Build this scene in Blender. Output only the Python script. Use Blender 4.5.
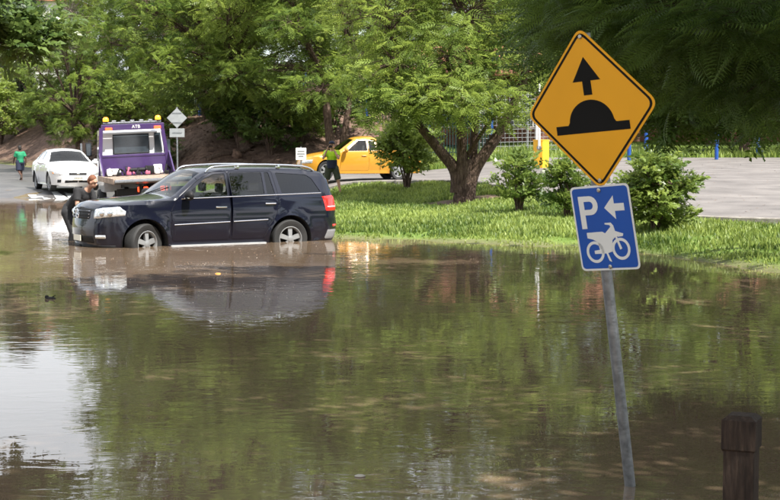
import bpy, bmesh, math, random
import numpy as np
from mathutils import Vector, Matrix
from mathutils.geometry import delaunay_2d_cdt

R = math.radians
for o in list(bpy.data.objects):
    bpy.data.objects.remove(o)
scene = bpy.context.scene
col = scene.collection

# ------------------------------------------------------------------ camera
FPX, CX, CY, HOR, EYE = 1500.0, 390.0, 250.0, 147.0, 1.88
PITCH = math.atan((CY - HOR) / FPX)
cam_d = bpy.data.cameras.new('camera')
cam = bpy.data.objects.new('camera', cam_d)
col.objects.link(cam)
cam.location = (0, 0, EYE)
cam.rotation_euler = (math.pi / 2 - PITCH, 0, 0)
cam_d.sensor_width = 36
cam_d.lens = 36 * FPX / 780
cam_d.clip_end = 2000
cam_d.clip_start = 0.1
cam_d.dof.use_dof = True
cam_d.dof.focus_distance = 13.0
cam_d.dof.aperture_fstop = 10.0
scene.camera = cam

# ------------------------------------------------------------------ sky and sun
SUN_EL, SUN_AZ = R(56), R(-48)      # azimuth measured from +X towards +Y
w = bpy.data.worlds.new('World')
scene.world = w
w.use_nodes = True
nt = w.node_tree
nt.nodes.clear()
out = nt.nodes.new('ShaderNodeOutputWorld')
bg = nt.nodes.new('ShaderNodeBackground')
sky = nt.nodes.new('ShaderNodeTexSky')
sky.sky_type = 'NISHITA'
sky.sun_disc = False
sky.sun_elevation = SUN_EL
sky.sun_rotation = math.pi / 2 - SUN_AZ
tc = nt.nodes.new('ShaderNodeTexCoord')
mp = nt.nodes.new('ShaderNodeMapping')
mp.inputs['Scale'].default_value = (1, 1, 2.2)
nz = nt.nodes.new('ShaderNodeTexNoise')
nz.inputs['Scale'].default_value = 2.6
nz.inputs['Detail'].default_value = 7
rp = nt.nodes.new('ShaderNodeValToRGB')
rp.color_ramp.elements[0].position = 0.32
rp.color_ramp.elements[1].position = 0.52
rp.color_ramp.elements[1].color = (.9, .9, .9, 1)
mx = nt.nodes.new('ShaderNodeMixRGB')
mx.inputs['Color2'].default_value = (7.6, 7.8, 8.1, 1)     # sunlit cloud
nt.links.new(tc.outputs['Generated'], mp.inputs['Vector'])
nt.links.new(mp.outputs[0], nz.inputs['Vector'])
nt.links.new(nz.outputs['Fac'], rp.inputs['Fac'])
nt.links.new(rp.outputs[0], mx.inputs['Fac'])
nt.links.new(sky.outputs[0], mx.inputs['Color1'])
nt.links.new(mx.outputs[0], bg.inputs['Color'])
bg.inputs['Strength'].default_value = 0.10
nt.links.new(bg.outputs[0], out.inputs[0])

sd = bpy.data.lights.new('sun', 'SUN')
sd.energy = 5.0
sd.angle = R(0.53)
sd.color = (1, .955, .88)
sun = bpy.data.objects.new('sun', sd)
col.objects.link(sun)
sdir = Vector((math.cos(SUN_EL) * math.cos(SUN_AZ), math.cos(SUN_EL) * math.sin(SUN_AZ), math.sin(SUN_EL)))
sun.rotation_euler = sdir.to_track_quat('Z', 'Y').to_euler()
sun.location = (0, 0, 40)

vs = scene.view_settings
vs.view_transform = 'Standard'
vs.look = 'None'
vs.gamma = 1
vs.use_curve_mapping = False
vs.exposure = 1.17
scene.cycles.max_bounces = 8
scene.cycles.transparent_max_bounces = 12
scene.cycles.caustics_reflective = False
scene.cycles.caustics_refractive = False
scene.cycles.sample_clamp_indirect = 6

# ------------------------------------------------------------------ terrain height
SHX = np.array([-90, -25, -14, -9, -7, -5, -3, -1.8, -1.24, 1.5, 3.9, 4.66, 5.9, 9, 14, 30, 60])
SHY = np.array([52, 54.5, 55.5, 54.5, 52, 46, 38, 33.2, 31, 29.4, 27.9, 25.9, 22.7, 19.5, 15, 4, -10])
BKX = np.array([-90, -45, -24, -15, -8.8, -4, 0, 4, 90])
BKY = np.array([165, 128, 96, 78, 66, 66.5, 69, 74, 80])


def sstep(a, b, x):
    t = np.clip((x - a) / (b - a), 0, 1)
    return t * t * (3 - 2 * t)


def hz(x, y):
    x = np.asarray(x, float)
    y = np.asarray(y, float)
    wob = .35 * np.sin(x * 1.7 + 1) + .2 * np.sin(x * 4.1) + .15 * np.sin(x * 9.3 + 2)
    d = y - np.interp(x, SHX, SHY) - wob
    under = np.maximum(-.33, .09 * d)
    dp = np.maximum(d, 0)
    zA = .10 * (1 - np.exp(-dp / 1.5)) + .0085 * dp
    zA = zA + .13 * sstep(.2, 2.2, dp) * (1 - sstep(-9, -6, x))
    zA = zA + .33 * sstep(14.5, 21, dp) * sstep(-6.5, -4.0, x)
    zA = zA + .03 * np.sin(x * .9 + y * .37) * sstep(0, 6, dp)
    zB = .10 * (1 - np.exp(-dp / 1.5)) + .22 * sstep(0, 7, dp) + .0245 * np.maximum(0, y - 29)
    t = sstep(1.0, 6.5, x)
    land = zA * (1 - t) + zB * t
    bk = y - np.interp(x, BKX, BKY)
    fade = 1 - sstep(-1.5, 4.5, x)
    hill = 2.9 * sstep(-1.0, 12, bk) * fade + .04 * np.maximum(0, bk - 10) * fade
    hill = hill + .06 * np.sin(x * 2.3 + y) * sstep(0, 3, bk) * fade
    far = .02 * np.maximum(0, y - 85)
    return np.where(d < 0, under, land + hill + far)


def H(x, y):
    return float(hz(x, y))


def ray(px, py):
    c, s = math.cos(PITCH), math.sin(PITCH)
    u, v = (px - CX) / FPX, (CY - py) / FPX
    return Vector((u, c + v * s, -s + v * c))


def at(px, py, Y):
    d = ray(px, py)
    return Vector((0, 0, EYE)) + d * (Y / d.y)


def gp(px, py, y0=8.0, y1=130.0):
    d = ray(px, py)
    y = y0
    while y < y1:
        p = Vector((0, 0, EYE)) + d * (y / d.y)
        if p.z <= H(p.x, p.y):
            return Vector((p.x, p.y, H(p.x, p.y)))
        y += .03
    p = Vector((0, 0, EYE)) + d * (y1 / d.y)
    return Vector((p.x, p.y, H(p.x, p.y)))


# ------------------------------------------------------------------ materials
MATS = {}


def new_mat(name):
    m = bpy.data.materials.new(name)
    m.use_nodes = True
    MATS[name] = m
    return m, m.node_tree, m.node_tree.nodes['Principled BSDF']


def mat(name, c, rough=.5, metal=0, coat=0, spec=.5, var=.12, vscale=6, bump=0, bscale=40, emit=None, estr=0, dirt=None):
    """Plain surface with a little procedural colour variation, relief and dirt."""
    m, t, b = new_mat(name)
    b.inputs['Roughness'].default_value = rough
    b.inputs['Metallic'].default_value = metal
    b.inputs['Coat Weight'].default_value = coat
    b.inputs['Coat Roughness'].default_value = .04
    b.inputs['Specular IOR Level'].default_value = spec
    tcn = t.nodes.new('ShaderNodeTexCoord')
    n = t.nodes.new('ShaderNodeTexNoise')
    n.inputs['Scale'].default_value = vscale
    n.inputs['Detail'].default_value = 6
    t.links.new(tcn.outputs['Object'], n.inputs['Vector'])
    r = t.nodes.new('ShaderNodeValToRGB')
    lo = [max(0, k * (1 - var)) for k in c]
    hi = [min(1, k * (1 + var)) for k in c]
    r.color_ramp.elements[0].position = .3
    r.color_ramp.elements[1].position = .7
    r.color_ramp.elements[0].color = (*lo, 1)
    r.color_ramp.elements[1].color = (*hi, 1)
    t.links.new(n.outputs['Fac'], r.inputs['Fac'])
    src = r.outputs[0]
    if dirt:
        n2 = t.nodes.new('ShaderNodeTexNoise')
        n2.inputs['Scale'].default_value = dirt[1]
        n2.inputs['Detail'].default_value = 8
        n2.inputs['Roughness'].default_value = .7
        t.links.new(tcn.outputs['Object'], n2.inputs['Vector'])
        r2 = t.nodes.new('ShaderNodeValToRGB')
        r2.color_ramp.elements[0].position = dirt[2]
        r2.color_ramp.elements[1].position = dirt[2] + .2
        t.links.new(n2.outputs['Fac'], r2.inputs['Fac'])
        mm = t.nodes.new('ShaderNodeMixRGB')
        mm.inputs['Color2'].default_value = (*dirt[0], 1)
        t.links.new(r2.outputs[0], mm.inputs['Fac'])
        t.links.new(src, mm.inputs['Color1'])
        src = mm.outputs[0]
    t.links.new(src, b.inputs['Base Color'])
    if bump:
        n3 = t.nodes.new('ShaderNodeTexNoise')
        n3.inputs['Scale'].default_value = bscale
        n3.inputs['Detail'].default_value = 8
        t.links.new(tcn.outputs['Object'], n3.inputs['Vector'])
        bp = t.nodes.new('ShaderNodeBump')
        bp.inputs['Strength'].default_value = bump
        bp.inputs['Distance'].default_value = .02
        t.links.new(n3.outputs['Fac'], bp.inputs['Height'])
        t.links.new(bp.outputs[0], b.inputs['Normal'])
    if emit:
        b.inputs['Emission Color'].default_value = (*emit, 1)
        b.inputs['Emission Strength'].default_value = estr
    return m


def leaf_mat(name, dark, light, trans=.38, rough=.45):
    m, t, b = new_mat(name)
    a = t.nodes.new('ShaderNodeAttribute')
    a.attribute_name = 'tint'
    r = t.nodes.new('ShaderNodeValToRGB')
    r.color_ramp.elements[0].color = (*dark, 1)
    r.color_ramp.elements[1].color = (*light, 1)
    t.links.new(a.outputs['Fac'], r.inputs['Fac'])
    t.links.new(r.outputs[0], b.inputs['Base Color'])
    b.inputs['Roughness'].default_value = rough
    b.inputs['Specular IOR Level'].default_value = .35
    tr = t.nodes.new('ShaderNodeBsdfTranslucent')
    hs = t.nodes.new('ShaderNodeHueSaturation')
    hs.inputs['Hue'].default_value = .485
    hs.inputs['Value'].default_value = 1.5
    t.links.new(r.outputs[0], hs.inputs['Color'])
    t.links.new(hs.outputs[0], tr.inputs['Color'])
    ms = t.nodes.new('ShaderNodeMixShader')
    ms.inputs[0].default_value = trans
    t.links.new(b.outputs[0], ms.inputs[1])
    t.links.new(tr.outputs[0], ms.inputs[2])
    t.links.new(ms.outputs[0], t.nodes['Material Output'].inputs[0])
    return m


def glass_mat(name, tint, gl=.02):
    m, t, b = new_mat(name)
    t.nodes.remove(b)
    tr = t.nodes.new('ShaderNodeBsdfTransparent')
    tr.inputs[0].default_value = (*tint, 1)
    g = t.nodes.new('ShaderNodeBsdfGlossy')
    g.inputs['Roughness'].default_value = gl
    f = t.nodes.new('ShaderNodeFresnel')
    f.inputs[0].default_value = 1.52
    ms = t.nodes.new('ShaderNodeMixShader')
    t.links.new(f.outputs[0], ms.inputs[0])
    t.links.new(tr.outputs[0], ms.inputs[1])
    t.links.new(g.outputs[0], ms.inputs[2])
    t.links.new(ms.outputs[0], t.nodes['Material Output'].inputs[0])
    return m


def ramp_mat(name, stops, scale, rough=.8, detail=10, bump=.4, bscale=60, stretch=(1, 1, 1), spec=.3, bdist=.02):
    """Noise ramp over several colours, for ground and bark."""
    m, t, b = new_mat(name)
    tcn = t.nodes.new('ShaderNodeTexCoord')
    mpn = t.nodes.new('ShaderNodeMapping')
    mpn.inputs['Scale'].default_value = stretch
    t.links.new(tcn.outputs['Object'], mpn.inputs['Vector'])
    n = t.nodes.new('ShaderNodeTexNoise')
    n.inputs['Scale'].default_value = scale
    n.inputs['Detail'].default_value = detail
    n.inputs['Roughness'].default_value = .65
    t.links.new(mpn.outputs[0], n.inputs['Vector'])
    r = t.nodes.new('ShaderNodeValToRGB')
    els = r.color_ramp.elements
    while len(els) < len(stops):
        els.new(.5)
    for e, (p, c) in zip(els, stops):
        e.position = p
        e.color = (*c, 1)
    t.links.new(n.outputs['Fac'], r.inputs['Fac'])
    t.links.new(r.outputs[0], b.inputs['Base Color'])
    b.inputs['Roughness'].default_value = rough
    b.inputs['Specular IOR Level'].default_value = spec
    n3 = t.nodes.new('ShaderNodeTexNoise')
    n3.inputs['Scale'].default_value = bscale
    n3.inputs['Detail'].default_value = 8
    t.links.new(mpn.outputs[0], n3.inputs['Vector'])
    bp = t.nodes.new('ShaderNodeBump')
    bp.inputs['Strength'].default_value = bump
    bp.inputs['Distance'].default_value = bdist
    t.links.new(n3.outputs['Fac'], bp.inputs['Height'])
    t.links.new(bp.outputs[0], b.inputs['Normal'])
    return m


M = {}
M['navy'] = mat('navy_paint', (.0020, .0030, .011), .35, 0, 1.0, spec=.2, var=.06, vscale=3, dirt=((.03, .026, .022), 7, .76))
M['white_paint'] = mat('white_car_paint', (.62, .63, .64), .3, 0, .8, var=.02)
M['yellow_paint'] = mat('yellow_car_paint', (.50, .235, .018), .32, 0, .8, var=.03)
M['purple'] = mat('purple_paint', (.050, .024, .105), .38, .1, .5, var=.10, dirt=((.18, .13, .22), 5, .62))
M['chrome'] = mat('chrome', (.75, .76, .78), .12, 1, var=.03)
M['alloy'] = mat('alloy_rim', (.27, .275, .28), .35, .35, var=.06)
M['rubber'] = mat('tyre_rubber', (.018, .018, .018), .75, var=.2, bump=.3, bscale=60)
M['black'] = mat('black_plastic', (.011, .011, .012), .6, spec=.25, var=.15)
M['liner'] = mat('wheel_well_liner', (.012, .011, .010), .9, var=.2)
M['interior'] = mat('car_interior', (.022, .022, .024), .8, var=.2)
M['seat'] = mat('seat_leather', (.05, .047, .043), .6, var=.2)
M['glass'] = glass_mat('car_glass', (.62, .66, .65))
M['darkglass'] = glass_mat('tinted_car_glass', (.06, .065, .065))
M['lampglass'] = mat('lamp_lens', (.70, .73, .76), .10, .55, 1, var=.25, vscale=22)
M['redlens'] = mat('red_lens', (.62, .02, .015), .15, 0, 1, var=.2, vscale=15)
M['whitelens'] = mat('white_lens', (.8, .76, .74), .15, 0, 1, var=.1)
M['litred'] = mat('lit_red_lamp', (.8, .1, .03), .3, emit=(1, .07, .02), estr=1.3)
M['amber'] = mat('lit_amber_beacon', (.85, .30, .02), .25, emit=(1, .32, .02), estr=1.3)
M['amberlens'] = mat('amber_lens', (.8, .3, .03), .2, 0, 1)
M['plate'] = mat('number_plate', (.72, .70, .60), .4, var=.05)
M['plateink'] = mat('number_plate_ink', (.05, .05, .05), .5)
M['galv'] = mat('galvanised_steel', (.25, .26, .275), .42, .75, var=.30, vscale=22, bump=.15, bscale=90, dirt=((.13, .12, .11), 9, .62))
M['signyellow'] = mat('sign_yellow_sheeting', (.83, .385, .008), .38, var=.035, vscale=4, dirt=((.60, .28, .02), 14, .70))
M['signblack'] = mat('sign_black_film', (.008, .008, .008), .65, spec=.15, var=.1)
M['signblue'] = mat('sign_blue_sheeting', (.010, .085, .41), .38, var=.05, vscale=5, dirt=((.03, .10, .35), 13, .70))
M['signwhite'] = mat('sign_white_film', (.76, .77, .76), .4, var=.04, dirt=((.5, .49, .46), 18, .68))
M['alum'] = mat('sign_aluminium_back', (.42, .43, .44), .45, .7, var=.1)
M['bolt'] = mat('bolt_steel', (.45, .42, .36), .35, .9, var=.2)
M['timber'] = ramp_mat('dark_timber', [(.25, (.012, .008, .006)), (.5, (.035, .022, .016)), (.75, (.075, .05, .036))], 9, .75, bump=.6, bscale=14, stretch=(5, 5, .7))
M['bark'] = ramp_mat('bark', [(.28, (.022, .014, .010)), (.5, (.085, .055, .040)), (.75, (.20, .145, .11))], 7, .9, bump=.9, bscale=11, stretch=(3, 3, .8), bdist=.06)
M['twig'] = ramp_mat('bare_twig_bark', [(.3, (.13, .10, .085)), (.7, (.34, .28, .24))], 6, .9)
M['jac'] = leaf_mat('feathery_leaf', (.026, .062, .012), (.225, .315, .058), .42)
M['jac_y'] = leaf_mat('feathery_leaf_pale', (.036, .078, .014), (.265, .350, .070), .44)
M['jac_shade'] = leaf_mat('feathery_leaf_shaded', (.018, .048, .012), (.13, .21, .040), .42)  # shade of the backlit crowns, put into a darker leaf colour
M['broad'] = leaf_mat('glossy_leaf', (.030, .065, .018), (.16, .23, .055), .36, .3)
M['bush'] = leaf_mat('bush_leaf', (.045, .090, .018), (.25, .325, .070), .40, .35)
M['dark_leaf'] = leaf_mat('sombre_leaf', (.008, .026, .012), (.035, .075, .025), .22)
M['grassblade'] = leaf_mat('grass_blade', (.050, .100, .014), (.31, .38, .095), .42, .5)
M['asphalt'] = ramp_mat('asphalt', [(.25, (.085, .077, .074)), (.5, (.145, .132, .126)), (.75, (.21, .192, .18))], .8, .82, bump=.5, bscale=160, bdist=.006)
M['roadasphalt'] = ramp_mat('wet_road_asphalt', [(.3, (.045, .043, .044)), (.55, (.085, .080, .078)), (.75, (.13, .12, .115))], 1.1, .42, bump=.4, bscale=160, bdist=.006)
M['concrete'] = ramp_mat('kerb_concrete', [(.3, (.14, .125, .11)), (.55, (.24, .22, .20)), (.75, (.33, .31, .28))], 5, .85, bump=.4, bscale=60)
M['roadpaint'] = mat('white_road_paint', (.66, .66, .64), .6, var=.1, dirt=((.25, .24, .23), 6, .55))
M['brick'] = None
M['trimwhite'] = mat('painted_white_trim', (.70, .69, .66), .6, var=.06)
M['winglass'] = mat('window_glass', (.03, .04, .05), .06, 0, 0, .9, var=.3)
M['greenmetal'] = mat('dark_green_fence_steel', (.008, .030, .030), .5, .2, var=.2)
M['bluemetal'] = mat('blue_powder_coated_steel', (.012, .07, .30), .4, .1, var=.12)
M['wire'] = mat('galvanised_wire', (.30, .31, .32), .45, .5, var=.15)
M['gateyellow'] = mat('barrier_yellow', (.82, .43, .02), .45, var=.05)
M['deckwood'] = ramp_mat('tray_deck', [(.3, (.16, .11, .08)), (.55, (.34, .26, .20)), (.75, (.50, .41, .33))], 4, .7, stretch=(4, .6, 1))
M['skin'] = mat('skin', (.52, .29, .20), .5, var=.08, vscale=14)
M['skin_dark'] = mat('dark_skin', (.075, .035, .022), .5, var=.1)
M['hair_red'] = mat('ginger_hair', (.16, .055, .022), .6, var=.35, vscale=60, bump=.6, bscale=120)
M['hair_black'] = mat('black_hair', (.012, .010, .009), .6, var=.3, vscale=60)
M['cloth_black'] = mat('black_cloth', (.016, .016, .018), .85, var=.2, bump=.3, bscale=25)
M['cloth_navy'] = mat('navy_cloth', (.010, .014, .035), .85, var=.2, bump=.3, bscale=25)
M['hivis'] = mat('lime_high_visibility_cloth', (.42, .66, .015), .8, var=.08, bump=.3, bscale=25)
M['cloth_green'] = mat('green_cloth', (.008, .19, .085), .8, var=.12, bump=.3, bscale=25)
M['cloth_olive'] = mat('olive_cloth', (.035, .042, .022), .85, var=.2, bump=.3, bscale=25)
M['boot'] = mat('boot_leather', (.07, .04, .025), .6, var=.2)
M['grey'] = mat('grey_plastic', (.2, .2, .21), .5, var=.1)
M['rock'] = ramp_mat('brown_rock', [(.3, (.06, .035, .025)), (.7, (.19, .12, .085))], 6, .9)
M['pink'] = mat('strap_webbing_pink', (.40, .10, .16), .8, var=.2)
M['wlight'] = mat('pale_render_wall', (.62, .61, .58), .8, var=.05)
M['rooftile'] = mat('terracotta_roof', (.42, .17, .11), .8, var=.2, bump=.4, bscale=10)


def brick_mat():
    m, t, b = new_mat('red_brick')
    tcn = t.nodes.new('ShaderNodeTexCoord')
    mpn = t.nodes.new('ShaderNodeMapping')
    mpn.inputs['Rotation'].default_value = (math.pi / 2, 0, 0)
    t.links.new(tcn.outputs['Object'], mpn.inputs['Vector'])
    br = t.nodes.new('ShaderNodeTexBrick')
    br.inputs['Scale'].default_value = 1
    br.inputs['Brick Width'].default_value = .24
    br.inputs['Row Height'].default_value = .086
    br.inputs['Mortar Size'].default_value = .006
    br.inputs['Color1'].default_value = (.26, .085, .055, 1)
    br.inputs['Color2'].default_value = (.19, .065, .045, 1)
    br.inputs['Mortar'].default_value = (.30, .26, .22, 1)
    t.links.new(mpn.outputs[0], br.inputs['Vector'])
    t.links.new(br.outputs['Color'], b.inputs['Base Color'])
    b.inputs['Roughness'].default_value = .85
    return m


M['brick'] = brick_mat()


def ground_mat():
    m, t, b = new_mat('ground_soil')
    a = t.nodes.new('ShaderNodeAttribute')
    a.attribute_name = 'zone'
    tcn = t.nodes.new('ShaderNodeTexCoord')

    def noise_ramp(sc, stops, detail=10):
        n = t.nodes.new('ShaderNodeTexNoise')
        n.inputs['Scale'].default_value = sc
        n.inputs['Detail'].default_value = detail
        n.inputs['Roughness'].default_value = .7
        t.links.new(tcn.outputs['Object'], n.inputs['Vector'])
        r = t.nodes.new('ShaderNodeValToRGB')
        els = r.color_ramp.elements
        while len(els) < len(stops):
            els.new(.5)
        for e, (p, c) in zip(els, stops):
            e.position = p
            e.color = (*c, 1)
        t.links.new(n.outputs['Fac'], r.inputs['Fac'])
        return r.outputs[0], n.outputs['Fac']
    turf, _ = noise_ramp(1.6, [(.3, (.06, .10, .015)), (.5, (.11, .17, .03)), (.7, (.17, .20, .06))])
    mulch, f = noise_ramp(2.6, [(.3, (.045, .027, .020)), (.5, (.115, .072, .053)), (.72, (.21, .145, .11))])
    sep = t.nodes.new('ShaderNodeSeparateColor')
    t.links.new(a.outputs['Color'], sep.inputs[0])
    m1 = t.nodes.new('ShaderNodeMixRGB')
    t.links.new(sep.outputs[0], m1.inputs['Fac'])
    t.links.new(turf, m1.inputs['Color1'])
    t.links.new(mulch, m1.inputs['Color2'])
    # shoreline band of pale silt
    m2 = t.nodes.new('ShaderNodeMixRGB')
    silt, _ = noise_ramp(4, [(.3, (.075, .065, .035)), (.7, (.16, .135, .080))])
    t.links.new(sep.outputs[1], m2.inputs['Fac'])
    t.links.new(m1.outputs[0], m2.inputs['Color1'])
    t.links.new(silt, m2.inputs['Color2'])
    t.links.new(m2.outputs[0], b.inputs['Base Color'])
    b.inputs['Roughness'].default_value = .9
    b.inputs['Specular IOR Level'].default_value = .2
    bp = t.nodes.new('ShaderNodeBump')
    bp.inputs['Strength'].default_value = .7
    bp.inputs['Distance'].default_value = .08
    n3 = t.nodes.new('ShaderNodeTexNoise')
    n3.inputs['Scale'].default_value = 9
    n3.inputs['Detail'].default_value = 10
    t.links.new(tcn.outputs['Object'], n3.inputs['Vector'])
    t.links.new(n3.outputs['Fac'], bp.inputs['Height'])
    t.links.new(bp.outputs[0], b.inputs['Normal'])
    return m


M['ground'] = ground_mat()


def water_mat():
    m, t, b = new_mat('muddy_flood_water')
    tcn = t.nodes.new('ShaderNodeTexCoord')
    n = t.nodes.new('ShaderNodeTexNoise')
    n.inputs['Scale'].default_value = .22
    n.inputs['Detail'].default_value = 5
    t.links.new(tcn.outputs['Object'], n.inputs['Vector'])
    r = t.nodes.new('ShaderNodeValToRGB')
    r.color_ramp.elements[0].position = .35
    r.color_ramp.elements[1].position = .7
    r.color_ramp.elements[0].color = (.125, .088, .058, 1)
    r.color_ramp.elements[1].color = (.190, .138, .095, 1)
    t.links.new(n.outputs['Fac'], r.inputs['Fac'])
    t.links.new(r.outputs[0], b.inputs['Base Color'])
    b.inputs['Roughness'].default_value = .006
    b.inputs['IOR'].default_value = 1.333
    b.inputs['Specular IOR Level'].default_value = .5

    def nn(sc, det, stretch, amp, dist=0.0):
        mpn = t.nodes.new('ShaderNodeMapping')
        mpn.inputs['Scale'].default_value = stretch
        t.links.new(tcn.outputs['Object'], mpn.inputs['Vector'])
        q = t.nodes.new('ShaderNodeTexNoise')
        q.inputs['Scale'].default_value = sc
        q.inputs['Detail'].default_value = det
        q.inputs['Distortion'].default_value = dist
        t.links.new(mpn.outputs[0], q.inputs['Vector'])
        mu = t.nodes.new('ShaderNodeMath')
        mu.operation = 'MULTIPLY'
        mu.inputs[1].default_value = amp
        t.links.new(q.outputs['Fac'], mu.inputs[0])
        return mu.outputs[0]

    def add(a_, b_):
        ad = t.nodes.new('ShaderNodeMath')
        ad.operation = 'ADD'
        t.links.new(a_, ad.inputs[0])
        t.links.new(b_, ad.inputs[1])
        return ad.outputs[0]
    # patches of wind ripple on otherwise calm water
    big = t.nodes.new('ShaderNodeTexNoise')
    big.inputs['Scale'].default_value = .35
    big.inputs['Detail'].default_value = 3
    t.links.new(tcn.outputs['Object'], big.inputs['Vector'])
    rr = t.nodes.new('ShaderNodeMapRange')
    rr.inputs[1].default_value = .35
    rr.inputs[2].default_value = .68
    rr.inputs[3].default_value = .35
    rr.inputs[4].default_value = 1.3
    t.links.new(big.outputs['Fac'], rr.inputs[0])
    h = add(nn(1.1, 2, (1, .8, 1), .020), add(nn(3.6, 2, (.75, 1.5, 1), .0125, .8), nn(9, 2, (.8, 1.4, 1), .0016, .5)))
    mu = t.nodes.new('ShaderNodeMath')
    mu.operation = 'MULTIPLY'
    t.links.new(h, mu.inputs[0])
    t.links.new(rr.outputs[0], mu.inputs[1])
    # choppier where people wade around the stranded car
    vd = t.nodes.new('ShaderNodeVectorMath')
    vd.operation = 'DISTANCE'
    vd.inputs[1].default_value = (-3.2, 25.5, 0)
    t.links.new(tcn.outputs['Object'], vd.inputs[0])
    mr = t.nodes.new('ShaderNodeMapRange')
    mr.inputs[1].default_value = 1.5
    mr.inputs[2].default_value = 6.5
    mr.inputs[3].default_value = 2.6
    mr.inputs[4].default_value = 1.0
    t.links.new(vd.outputs['Value'], mr.inputs[0])
    m3 = t.nodes.new('ShaderNodeMath')
    m3.operation = 'MULTIPLY'
    t.links.new(mu.outputs[0], m3.inputs[0])
    t.links.new(mr.outputs[0], m3.inputs[1])
    mu = m3
    bp = t.nodes.new('ShaderNodeBump')
    bp.inputs['Strength'].default_value = 1.0
    bp.inputs['Distance'].default_value = .13
    t.links.new(mu.outputs[0], bp.inputs['Height'])
    t.links.new(bp.outputs[0], b.inputs['Normal'])
    return m


M['water'] = water_mat()


# ------------------------------------------------------------------ object helpers
def link(o, parent=None):
    col.objects.link(o)
    if parent is not None:
        o.parent = parent
    return o


def tag(o, label=None, cat=None, group=None, kind=None):
    if label:
        o['label'] = label
    if cat:
        o['category'] = cat
    if group:
        o['group'] = group
    if kind:
        o['kind'] = kind
    return o


def thing(name, label, cat, loc=(0, 0, 0), rotz=0, group=None):
    o = bpy.data.objects.new(name, None)
    o.empty_display_size = .2
    o.location = loc
    o.rotation_euler = (0, 0, rotz)
    link(o)
    return tag(o, label, cat, group)


def set_mat(me, m):
    for x in (m if isinstance(m, (list, tuple)) else [m]):
        me.materials.append(M[x] if isinstance(x, str) else x)


def mesh_obj(name, verts, faces, m, parent=None, smooth=False, angle=35, weld=0):
    me = bpy.data.meshes.new(name)
    me.from_pydata([tuple(v) for v in verts], [], [tuple(f) for f in faces])
    if weld:
        bm = bmesh.new()
        bm.from_mesh(me)
        bmesh.ops.remove_doubles(bm, verts=bm.verts, dist=weld)
        bmesh.ops.recalc_face_normals(bm, faces=bm.faces)
        bm.to_mesh(me)
        bm.free()
    me.validate()
    set_mat(me, m)
    if smooth:
        me.shade_smooth()
        me.set_sharp_from_angle(angle=R(angle))
    o = bpy.data.objects.new(name, me)
    return link(o, parent)


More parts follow.
